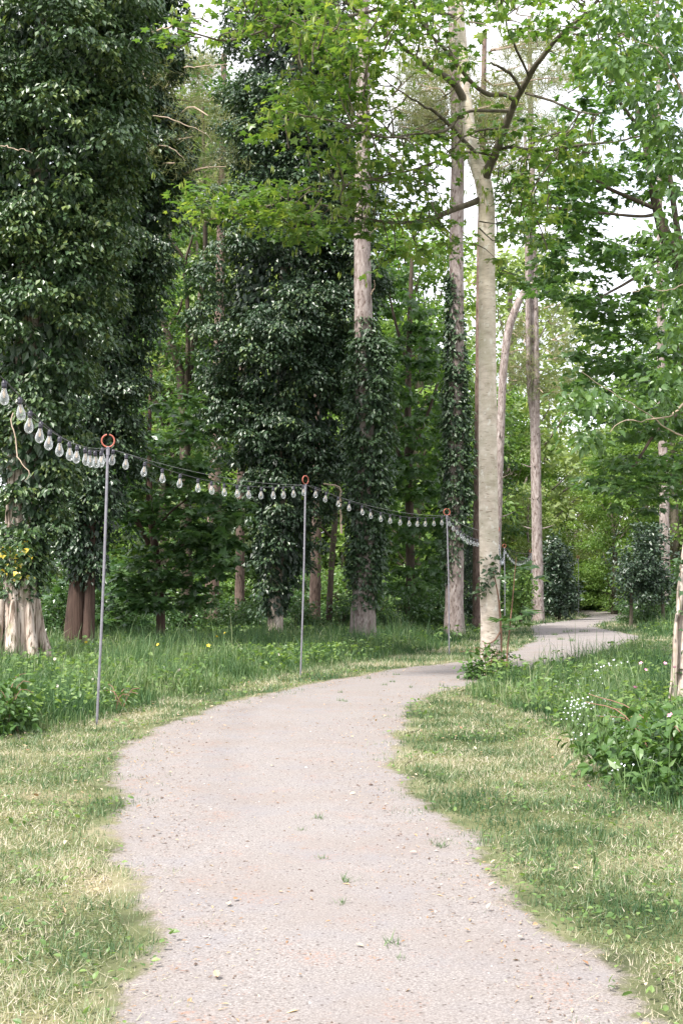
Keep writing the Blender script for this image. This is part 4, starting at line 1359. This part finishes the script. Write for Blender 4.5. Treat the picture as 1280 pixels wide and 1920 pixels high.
# ------------------------------------------------------------------ background woodland
def crown_tree(name, label, cat, H, CR, mat, bark, leaf, nb, base_frac=.15, group=None, dens=26, tmpl=T_DIAMOND):
    """free-standing woodland tree at the origin"""
    t_ = thing(name, label, cat, (0, 0, 0), group)
    mb = MB()
    top = np.array([rng.normal(0, .3), rng.normal(0, .3), H * .92])
    stem = catmull([(0, 0, -.2), (rng.normal(0, .1), rng.normal(0, .1), H * .35), (rng.normal(0, .3), rng.normal(0, .3), H * .65), top], 24)
    tube(mb, stem, np.linspace(H * .016 + .05, .03, 24), 9, .12)
    C_ = []
    for _ in range(nb):
        z = H * (base_frac + (1 - base_frac) * rng.random())
        f = (z / H - base_frac) / (1 - base_frac)
        rad = CR * (math.sin(math.pi * (f * .82 + .14)) ** .7) * math.sqrt(rng.uniform(.12, 1))
        a = rng.uniform(0, 2 * np.pi)
        C_.append((rad * math.cos(a), rad * math.sin(a), z))
    C_ = np.array(C_)
    for c in C_[::5]:
        k_ = int(np.clip(c[2] / H * 22 - 3, 3, 20))
        tube(mb, catmull([stem[k_], (stem[k_] + c) / 2 + rng.normal(0, .15, 3), c], 8), np.linspace(.07, .015, 8), 5, .1)
    mb.build('trunk', M[bark], t_, (0, 0, 0), True)
    mb = MB()
    foliage(mb, C_, rng.uniform(.55, 1.15, nb) * CR / 3.2, dens, tmpl, leaf, .55, .4, .5, .8, -.5, .8)
    mb.build('crown', M[mat], t_)
    return t_


G = 'far broadleaf trees closing the view'
pro = [crown_tree('woodland_tree', 'bright green broadleaf tree far behind the string of lights', 'tree', 17, 4.2, 'bg', 'limb_bark', .25, 190, .06, 'bright green trees at the back of the wood', 75),
       crown_tree('woodland_tree', 'pale yellow green tree far beyond the path bend', 'tree', 13, 3.6, 'bg_pale', 'pine_bark', .24, 150, .08, 'pale green trees beyond the path bend', 75),
       crown_tree('woodland_tree', 'deep green broadleaf tree standing far back in the shade', 'tree', 18, 4.4, 'under', 'dark_bark', .25, 190, .06, 'deep green trees at the back of the wood', 75)]
GR = ['bright green trees at the back of the wood', 'pale green trees beyond the path bend', 'deep green trees at the back of the wood']
spots = [(-60, 62, 2, 1), (60, 70, 0, 1), (150, 58, 2, .9), (230, 66, 0, 1.05), (300, 54, 0, .8), (330, 80, 1, 1.2), (395, 62, 0, .95), (450, 72, 0, 1.1), (520, 60, 2, 1), (590, 70, 0, 1),
         (650, 58, 0, .85), (700, 76, 0, .95), (750, 60, 2, .8), (775, 54, 0, .95), (735, 80, 1, 1.3), (965, 74, 1, 1.65), (800, 72, 0, .85), (725, 66, 1, .9), (350, 58, 1, 1.5), (1010, 88, 1, 1.25), (370, 74, 0, 1.75), (300, 66, 1, 1.9), (425, 62, 0, 1.4), (690, 72, 1, .95), (845, 62, 2, .75), (890, 82, 0, .8), (930, 70, 0, .72), (960, 92, 1, .95), (1000, 80, 0, .68), (1035, 96, 1, .9), (1075, 86, 1, .8),
         (1110, 100, 1, .95), (1145, 78, 1, .8), (1180, 92, 1, 1.0), (1215, 70, 0, .85), (1270, 62, 0, .9), (1300, 80, 2, 1), (1360, 66, 0, 1), (1150, 64, 0, .5), (1240, 86, 1, 1.1), (990, 66, 1, .5)]
used = set()
for px, Y, k, s in spots:
    loc = ground_at(px, Y)
    if k not in used:
        used.add(k)
        pro[k].location = tuple(loc)
        pro[k].scale = (s, s, s)
    else:
        dup(pro[k], loc, rng.uniform(0, 6.28), s * rng.uniform(.93, 1.07), None, GR[k])

# low shrubs closing the ground line
def shrub_proto(label, mat, group, leaf):
    t_ = thing('woodland_shrub', label, 'shrub', (0, 0, 0), group)
    mb = MB()
    for _ in range(7):
        a = rng.uniform(0, 2 * np.pi)
        tube(mb, catmull([(0, 0, -.05), (.3 * math.cos(a), .3 * math.sin(a), .8), (.9 * math.cos(a), .9 * math.sin(a), rng.uniform(1.4, 2.2))], 8), np.linspace(.03, .01, 8), 5, .1)
    mb.build('stems', M['dark_bark'], t_, (0, 0, 0), True)
    mb = MB()
    n = 75
    u_ = rdirs(n)
    u_[:, 2] = np.abs(u_[:, 2])
    C_ = u_ * np.array([1.7, 1.5, 2.2]) * rng.uniform(.3, 1, n)[:, None] + [0, 0, .1]
    foliage(mb, C_, rng.uniform(.3, .6, n), 150, T_DIAMOND, leaf, .6, .4, .5, .8, -.6, .8)
    mb.build('leaves', M[mat], t_)
    return t_


SG = ['light green shrubs low between the trunks', 'dark shrubs low between the trunks']
sp = [shrub_proto('light green shrub low down between distant trunks', 'shrub', SG[0], .17), shrub_proto('dark green shrub low down between distant trunks', 'under', SG[1], .17)]
spots = [(40, 36, 1, .8), (200, 29, 1, .5), (255, 31, 1, .55), (330, 33, 1, .5), (105, 27.5, 1, .5), (370, 35, 1, .55), (430, 35, 1, .5), (480, 34, 1, .5), (560, 35, 1, .5), (640, 35, 1, .5), (725, 34, 1, .5), (770, 35, 1, .6), (815, 36, 1, .6), (110, 40, 1, 1), (220, 38, 1, .9), (270, 44, 1, 1), (330, 50, 0, .8), (380, 54, 0, 1), (430, 52, 0, .9), (470, 56, 0, 1.1), (560, 46, 1, .9), (610, 50, 0, .9), (650, 48, 0, 1), (705, 44, 0, .75), (735, 46, 0, .8), (770, 50, 0, 1),
         (810, 48, 1, 1), (840, 45, 1, .8), (905, 50, 1, .9), (945, 56, 0, 1), (985, 60, 0, 1.1), (1080, 78, 0, 1.5), (1105, 82, 0, 1.3), (1130, 80, 0, 1.2), (1155, 76, 0, 1.2), (1185, 70, 0, 1), (1220, 66, 0, 1.1), (1260, 56, 1, 1), (1290, 50, 1, 1), (1190, 60, 1, .6),
         (1235, 50, 1, .55), (1222, 44, 1, .42), (1180, 45, 1, .36), (1040, 74, 0, 1.3), (1000, 72, 0, 1.2), (20, 50, 1, 1.4), (180, 52, 1, 1.3), (520, 58, 1, 1.2), (690, 60, 0, 1.3), (870, 60, 0, 1.2)]
used = set()
for px, Y, k, s in spots:
    loc = ground_at(px, Y)
    if k not in used:
        used.add(k)
        sp[k].location = tuple(loc)
        sp[k].scale = (s, s, s)
    else:
        dup(sp[k], loc, rng.uniform(0, 6.28), s * rng.uniform(.9, 1.1), None, SG[k])

# ------------------------------------------------------------------ light poles and festoon strings
M['steel'] = plain('galvanised_rod', (.25, .24, .275), .5, .3)
M['ring'] = plain('coral_plastic_sleeve', (.40, .11, .075), .5)
M['cable'] = plain('black_cable', (.045, .042, .055), .55)
M['wire'] = plain('thin_steel_wire', (.36, .36, .38), .4, .6)
M['socket'] = plain('black_bulb_holder', (.035, .033, .05), .45)
M['filament'] = plain('amber_filament', (.75, .55, .35), .4)


def mat_glass():
    m_, nt, out = newmat('clear_bulb_glass')
    tr = nt.nodes.new('ShaderNodeBsdfTransparent')
    tr.inputs['Color'].default_value = (.93, .95, .96, 1)
    gl = nt.nodes.new('ShaderNodeBsdfGlossy')
    gl.inputs['Roughness'].default_value = .06
    df = nt.nodes.new('ShaderNodeBsdfTranslucent')
    df.inputs['Color'].default_value = (.85, .87, .9, 1)
    d2 = nt.nodes.new('ShaderNodeBsdfDiffuse')
    d2.inputs['Color'].default_value = (.85, .87, .9, 1)
    lw = nt.nodes.new('ShaderNodeLayerWeight')
    lw.inputs['Blend'].default_value = .45
    mr = nt.nodes.new('ShaderNodeMapRange')
    mr.inputs['To Min'].default_value = .12
    mr.inputs['To Max'].default_value = .85
    nt.links.new(lw.outputs['Facing'], mr.inputs['Value'])
    a = nt.nodes.new('ShaderNodeMixShader')
    a.inputs[0].default_value = .5
    nt.links.new(df.outputs[0], a.inputs[1])
    nt.links.new(d2.outputs[0], a.inputs[2])
    c = nt.nodes.new('ShaderNodeMixShader')
    c.inputs[0].default_value = .55
    nt.links.new(gl.outputs[0], c.inputs[1])
    nt.links.new(a.outputs[0], c.inputs[2])
    x = nt.nodes.new('ShaderNodeMixShader')
    nt.links.new(mr.outputs[0], x.inputs[0])
    nt.links.new(tr.outputs[0], x.inputs[1])
    nt.links.new(c.outputs[0], x.inputs[2])
    nt.links.new(x.outputs[0], out.inputs['Surface'])
    return m_


M['glass'] = mat_glass()
POLES = [('bottom px', 183, 12.6, 203, 833), ('', 563, 18.8, 573, 900), ('', 841, 24.5, 837, 966)]
PH = 2.75


def make_pole(label, base, top, rot):
    t_ = thing('light_pole', label, 'pole', base, 'rods carrying the festoon lights')
    base, top = np.array(base), np.array(top)
    mb = MB()
    tube(mb, catmull([base - [0, 0, .15], base + (top - base) * .5 + [.012, 0, 0], top], 14), .013, 10, 0)
    mb.build('rod', M['steel'], t_, base, True)
    mb = MB()
    a = np.linspace(math.radians(-82), math.radians(-82 + 338), 34)
    R_ = .062
    c = top + np.array([0, 0, R_ + .01])
    ca, sa = math.cos(rot), math.sin(rot)
    a = np.linspace(math.radians(100), math.radians(100 + 340), 34)
    pts = np.stack([c[0] + R_ * np.cos(a) * ca, c[1] + R_ * np.cos(a) * sa, c[2] + R_ * np.sin(a)], -1)
    tube(mb, pts, .0078, 9, 0)
    mb.build('hook', M['ring'], t_, base, True)
    mb = MB()
    tube(mb, [top - [0, 0, .07], top - [0, 0, .03], top + [0, 0, .014]], [.017, .019, .016], 10, .1)
    mb.build('collar', M['steel'], t_, base, True)
    return t_


tops = []
PL_ = [('nearest steel rod with coral ring, standing left of the path', (183, 1355, 12.6), (202.5, 840), .1),
       ('second nearest rod with coral ring, in front of the ivy cone', (563, 1258, 18.8), (572.5, 909), .85),
       ('third rod with coral ring, left of the smooth maple trunk', (841, 1228, 24.5), (837.5, 967), .2),
       ('rod mostly hidden behind the right side of the smooth maple', None, (932, 993, 32), .5),
       ('thin distant rod beside the big leaved red stemmed sapling', None, (945, 1029, 44.3), .3),
       ('thin distant rod in front of the ringed pine foot', None, (995.5, 1038, 50.5), .3),
       ('farthest rod, standing before the dark round bush at the bend', None, (1083, 1046, 59.5), .3)]
for lab, pb, pt, rot in PL_:
    if pb:
        Y = pb[2]
        top = at(pt[0], pt[1], Y)
        base = ground_at(pb[0], Y)
    else:
        Y = pt[2]
        x = (pt[0] - 640) * Y / F
        base = np.array([x, Y, float(zg(Y))])
        top = base + np.array([0, 0, PH - .06])
    make_pole(lab, base, top, rot)
    tops.append(top)

# bulb prototype: pear glass > holder, filament
prof = np.array([(.0135, 0), (.0145, -.012), (.020, -.03), (.0275, -.048), (.0315, -.066), (.0318, -.078), (.0275, -.095), (.018, -.106), (.006, -.1115), (.0005, -.112)])


def lathe(mb, prof_, sides, mi=0, off=(0, 0, 0)):
    n = len(prof_)
    a = np.linspace(0, 2 * np.pi, sides, endpoint=False)
    V = np.stack([prof_[:, 0:1] * np.cos(a), prof_[:, 0:1] * np.sin(a), np.repeat(prof_[:, 1:2], sides, 1)], -1) + np.array(off)
    i, j = np.meshgrid(np.arange(n - 1), np.arange(sides), indexing='ij')
    f = np.stack([i * sides + j, (i + 1) * sides + j, (i + 1) * sides + (j + 1) % sides, i * sides + (j + 1) % sides], -1).reshape(-1, 4)
    mb.add(V.reshape(-1, 3), f, .5, mi)


SOCK = .048
m = MB()
lathe(m, prof, 16, 0, (0, 0, -SOCK + .004))
bulb_near = m.build('bulb', M['glass'], smooth=True)
m = MB()
lathe(m, np.array([(.002, .004), (.010, .004), (.011, -.004), (.0165, -.007), (.0175, -.02), (.0165, -.022), (.0175, -.025), (.0165, -.034), (.0150, -.048), (.001, -.048)]), 12)
sock = m.build('socket', M['socket'], bulb_near, smooth=True)
m = MB()
for k in range(4):
    a = k * math.pi / 2
    tube(m, [(0.003 * math.cos(a), .003 * math.sin(a), -SOCK), (.008 * math.cos(a + .5), .008 * math.sin(a + .5), -SOCK - .035), (.005 * math.cos(a + 1), .005 * math.sin(a + 1), -SOCK - .06)], .0016, 5, 0)
fil = m.build('filament', M['filament'], bulb_near, smooth=True)
m = MB()
lathe(m, prof, 10, 0, (0, 0, -SOCK + .004))
lathe(m, np.array([(.002, .004), (.0165, -.004), (.0175, -.03), (.0150, -.048), (.001, -.048)]), 8, 1)
bulb_far = m.build('bulb', [M['glass'], M['socket']], smooth=True)
protos = [bulb_near, sock, fil, bulb_far]


def add_bulb(p, parent, near=True):
    src = bulb_near if near else bulb_far
    c = src.copy()
    COL.objects.link(c)
    c.parent = parent
    c.location = tuple(np.asarray(p) - np.array(parent.location))
    c.rotation_euler = (rng.normal(0, .07), rng.normal(0, .07), rng.uniform(0, 6.28))
    if near:
        for s_ in (sock, fil):
            d = s_.copy()
            COL.objects.link(d)
            d.parent = c


def festoon(label, pts, bulbs, near, wire=True):
    """pts: cable polyline in metres, bulbs: socket positions"""
    t_ = thing('festoon_lights', label, 'string lights', pts[0], 'festoon light strings between the rods')
    org = pts[0]
    mb = MB()
    tube(mb, catmull(pts, max(40, len(pts) * 5)), .0042 if near else .006, 6, 0)
    mb.build('cable', M['cable'], t_, org, True)
    if wire:
        a, c = pts[0], pts[-1]
        tt = np.linspace(0, 1, 24)[:, None]
        w = a * (1 - tt) + c * tt
        w[:, 2] -= .28 * np.linalg.norm(c - a) / 6.5 * 4 * (tt * (1 - tt)).ravel() * wire
        mb = MB()
        tube(mb, w, .0018 if near else .003, 5, 0)
        mb.build('support_wire', M['wire'], t_, org, True)
    for p in bulbs:
        add_bulb(p, t_, near)
    return t_


# span to the rod behind the camera's left
P0 = np.array([-2.08, 6.2, 2.93])


def span_px(a, c, lst):
    """bulbs measured as (px, py): put each on the vertical plane through the two rod tops"""
    out_ = []
    for px, py in lst:
        k_ = (px - 640.0) / F
        # x = k*(Y) approx  ->  solve on the line a + s (c-a)
        s_ = (k_ * a[1] - a[0]) / ((c[0] - a[0]) - k_ * (c[1] - a[1]))
        Yb = a[1] + s_ * (c[1] - a[1])
        out_.append(at(px, py, Yb))
    return out_


b0 = span_px(P0, tops[0], [(8, 714), (37, 745), (57, 771), (77, 791), (94, 806), (112, 819), (130, 829), (145, 835), (159, 840), (168, 844), (178, 846), (190, 846)])
b0x = [tops[0] + np.array([-.035, -.12, -.01]), tops[0] + np.array([.045, .05, -.012])]
far0 = []
for k in range(5):
    f = (k + 1) / 5.5
    far0.append(b0[0] * (1 - f) + P0 * f - np.array([0, 0, .03 * f * (1 - f) * 4]))
allb = far0[::-1] + b0
festoon('nearest string of clear bulbs sagging from the left edge to the first rod', np.array([P0] + [p + [0, 0, .006] for p in allb] + [tops[0] + [0, 0, .005]]), allb + b0x, True, .9)
b1 = span_px(tops[0], tops[1], [(237, 852), (272, 866), (304, 879), (338, 889), (371, 898), (396, 903), (420, 907), (444, 910), (465, 912.5), (490, 914), (512, 914.5), (531, 914), (550, 912.5), (568, 910)])
festoon('string of clear bulbs between the nearest and second rods', np.array([tops[0]] + [p + [0, 0, .006] for p in b1] + [tops[1]]), b1, True, .35)
b2 = span_px(tops[1], tops[2], [(592, 914), (612, 923), (634, 932), (655, 940), (678, 948), (694, 955), (713, 961), (731, 965), (750, 968.5), (767, 970.5), (783, 971.5), (798, 971.5), (813, 971), (828, 969.5)])
festoon('string of clear bulbs between the second and third rods', np.array([tops[1]] + [p + [0, 0, .006] for p in b2] + [tops[2]]), b2, True, .45)


def hang(a, c, n, sag):
    tt = (np.arange(n) + .5) / n
    p = a[None] * (1 - tt)[:, None] + c[None] * tt[:, None]
    p[:, 2] -= sag * 4 * tt * (1 - tt)
    return list(p)


names = ['string of bulbs from the third rod passing behind the smooth maple', 'steep looking string of bulbs just right of the smooth maple', 'short far string of bulbs sagging left of the ringed pine', 'farthest string of bulbs sagging right of the ringed pine']
for k, (n, sag) in enumerate([(16, .32), (24, .55), (14, .42), (20, .45)]):
    bl = hang(tops[3 + k - 1], tops[3 + k], n, sag)
    festoon(names[k], np.array([tops[2 + k]] + [p + [0, 0, .006] for p in bl] + [tops[3 + k]]), bl, False, .3)
for o in protos:
    bpy.data.objects.remove(o, do_unlink=True)

# ------------------------------------------------------------------ small plants and litter
M['petal_white'] = plain('white_petal', (.80, .82, .88), .6)
M['petal_pink'] = plain('pink_petal', (.78, .30, .50), .6)
M['petal_yellow'] = plain('yellow_petal', (.85, .62, .03), .5)
M['stem'] = plain('green_stem', (.10, .17, .05), .6)
M['clock'] = plain('seed_head', (.62, .56, .48), .9)


def flower_proto(name, label, cat, group, mat, heads, h, pr, petals=5, cup=.3):
    t_ = thing(name, label, cat, (0, 0, 0), group)
    mb = MB()
    hp = []
    for k in range(heads):
        a = rng.uniform(0, 6.28)
        d = np.array([math.cos(a), math.sin(a), 0]) * rng.uniform(.02, .13 if heads > 1 else .05)
        top = d + np.array([0, 0, h * rng.uniform(.8, 1.1)])
        tube(mb, catmull([(0, 0, -.02), d * .3 + [0, 0, h * .5], top], 7), .002, 5, 0)
        hp.append(top)
    n = 5
    leaves(mb, T_LANCE, np.stack([np.zeros(n), np.zeros(n), rng.uniform(.05, h * .6, n)], -1), rdirs(n) * [.6, .6, .2] + [0, 0, .8], rdirs(n), .08, .5)
    mb.build('stem', M['stem'], t_, (0, 0, 0), True)
    for top in hp:
        mb = MB()
        a = np.arange(petals) * 2 * np.pi / petals
        ax = np.stack([np.cos(a), np.sin(a), np.full(petals, cup)], -1)
        leaves(mb, T_OVAL, np.tile([0, 0, 0.], (petals, 1)), ax, np.tile([0, 0, 1.], (petals, 1)), pr, .5)
        o = mb.build('blossom', mat, t_)
        o.location = tuple(top)
        o.rotation_euler = (rng.uniform(-.1, .6) + .5, rng.normal(0, .4), rng.normal(0, .4))
    return t_


def scatter_flowers(proto, pts, hs=(.8, 1.25)):
    for k, (x, y) in enumerate(pts):
        s = rng.uniform(*hs)
        loc = (x, y, float(zg(y)))
        if k == 0:
            proto.location = loc
            proto.scale = (s, s, s)
        else:
            dup(proto, loc, rng.uniform(0, 6.28), s)


def px_ground(lst, h):
    """flower heads seen at (px, py): stand them where a plant of height h would be rooted"""
    r_ = []
    for px, py in lst:
        d = ray(px, py)
        lo, hi = 1., 80.
        for _ in range(50):
            mid = (lo + hi) / 2
            if CAMZ + d[2] * mid / d[1] > float(zg(mid)) + h:
                lo = mid
            else:
                hi = mid
        r_.append(at(px, py, lo)[:2])
    return r_


fm = flower_proto('forget_me_not', 'tiny white blossoms on thin stems in the long grass right of the path', 'flower', 'white wildflowers in the right-hand grass', M['petal_white'], 7, .40, .0095)
pts = [(x, y) for x, y in zip(rng.normal(1095, 42, 18), rng.normal(1318, 32, 18))] + [(1210, 1400), (1170, 1410), (1108, 1272), (1112, 1280)]
scatter_flowers(fm, px_ground(pts, .38))
fb_ = flower_proto('meadow_buttercup', 'small yellow flower dotted in the long grass under the ivy trees', 'flower', 'yellow flowers in the left-hand grass', M['petal_yellow'], 1, .45, .03)
scatter_flowers(fb_, px_ground([(397, 1211), (403, 1183), (424, 1181), (402, 1190), (181, 1166), (192, 1168), (156, 1204), (300, 1205)], .45))
fd = flower_proto('dandelion_clock', 'fluffy pale seed head above the grass left of the first rod', 'flower', 'dandelion clocks in the left-hand grass', M['clock'], 1, .32, .022, 9, .5)
scatter_flowers(fd, px_ground([(98, 1239), (103, 1276), (170, 1260), (340, 1262), (520, 1232)], .34))
pc = flower_proto('pink_campion', 'pink flower on a thin stalk by the trunk at the right edge', 'flower', 'pink campions by the right-hand trunk', M['petal_pink'], 1, .55, .024, 5, .5)
scatter_flowers(pc, px_ground([(1214, 1256), (1200, 1261), (1250, 1257), (1262, 1261), (1191, 1307), (1252, 1364), (1112, 1476)], .5), (.9, 1.1))

# tufts of grass rooted in the gravel
t = thing('grass_tuft', 'small green grass tuft sprouting in the pale gravel', 'plant', (0, 0, 0), 'grass tufts on the gravel path')
m = MB()
n = 26
a = rng.uniform(0, 6.28, n)
blades(m, rng.normal(0, .02, n), rng.normal(0, .02, n), rng.uniform(.03, .075, n), rng.uniform(.004, .008, n), rng.uniform(.3, 1.3, n), rng.uniform(.05, .4, n), z0=np.zeros(n))
m.build('blades', M['mown'], t)
tp = [(597, 1541), (565, 1564), (648, 1661), (603, 1618), (642, 1703), (752, 1807), (736, 1780), (825, 1593), (637, 1302), (720, 1288), (770, 1292), (690, 1275), (736, 1282), (748, 1268), (640, 1318), (1040, 1192), (1052, 1201), (1072, 1203), (1090, 1186), (1060, 1187)]
tp += [(x + rng.normal(0, 6), y + rng.normal(0, 1)) for x, y in tp[-8:]]
for k, (x, y) in enumerate(tp):
    p = gp(x, y)
    loc = (p[0], p[1], p[2] + .016)
    s = rng.uniform(.6, 1.2) if p[1] < 12 else (rng.uniform(.7, 1.3) if p[1] < 22 else rng.uniform(1.6, 2.6))
    if k == 0:
        t.location = loc
    else:
        dup(t, loc, rng.uniform(0, 6.28), s)

# dead leaves and grit
M['litter'] = leafmat('dead_leaf', [(.20, .11, .06), (.42, .28, .16), (.62, .50, .36)], None, .1, .3, .6)
m = MB()
x, y = cand(3.2, 20, 9)
sd, ld = lookup(SD, x, y), long_d(x, y)
k = (ld > 0) & (rng.random(len(x)) < np.where(np.abs(sd) < .35, 1, np.where(sd > 0, .6, .12)))
x, y = x[k], y[k]
n = len(x)
leaves(m, T_OVAL, np.stack([x, y, zg(y) + .03], -1), rdirs(n) * [1, 1, .25], np.tile([0, 0, 1.], (n, 1)) + rng.normal(0, .3, (n, 3)), rng.uniform(.014, .045, n), rng.random(n))
o = m.build('leaf_litter', M['litter'])
tag(o, 'scattered dry brown leaves on the verges and path edges', 'leaves', None, 'stuff')
m = MB()
x, y = cand(3.2, 22, 210, .6)
sd = lookup(SD, x, y)
k = (sd < .05) & (rng.random(len(x)) < np.where(sd > -.4, .8, .28 * (vnoise(x, y, 1.4, 81) + .3)))
x, y = x[k], y[k]
n = len(x)
leaves(m, T_LANCE, np.stack([x, y, zg(y) + .022], -1), rdirs(n) * [1, 1, .08], np.tile([0, 0, 1.], (n, 1)) + rng.normal(0, .2, (n, 3)), rng.gamma(2.2, .0055, n) + .005, rng.random(n) * .8)
o = m.build('path_debris', M['litter'])
tag(o, 'brown needles, bud scales and twig bits strewn on the gravel', 'debris', None, 'stuff')
M['grit'] = leafmat('grit', [(.075, .052, .042), (.17, .13, .11), (.26, .22, .205), (.42, .39, .37)], [0, .4, .8, 1], 0, .2, .9)
m = MB()
x, y = cand(3.2, 13, 260, .6)
k = lookup(SD, x, y) < -.02
x, y = x[k], y[k]
n = len(x)
oct_v = np.array([(1, 0, 0), (0, 1, 0), (-1, 0, 0), (0, -1, 0), (0, 0, .7), (0, 0, -.7)], float)
oct_f = np.array([(0, 1, 4), (1, 2, 4), (2, 3, 4), (3, 0, 4)])
S = rng.gamma(2.0, .0014, n) + .0012
V = np.stack([x, y, zg(y) + .018], -1)[:, None] + oct_v[None] * S[:, None, None] * rng.uniform(.6, 1.4, (n, 6, 1))
m.add(V.reshape(-1, 3), ((np.arange(n) * 6)[:, None, None] + oct_f[None]).reshape(-1, 3), np.repeat(rng.random(n), 6))
o = m.build('gravel', M['grit'])
tag(o, 'loose grit and small stones on the path surface', 'gravel', None, 'stuff')
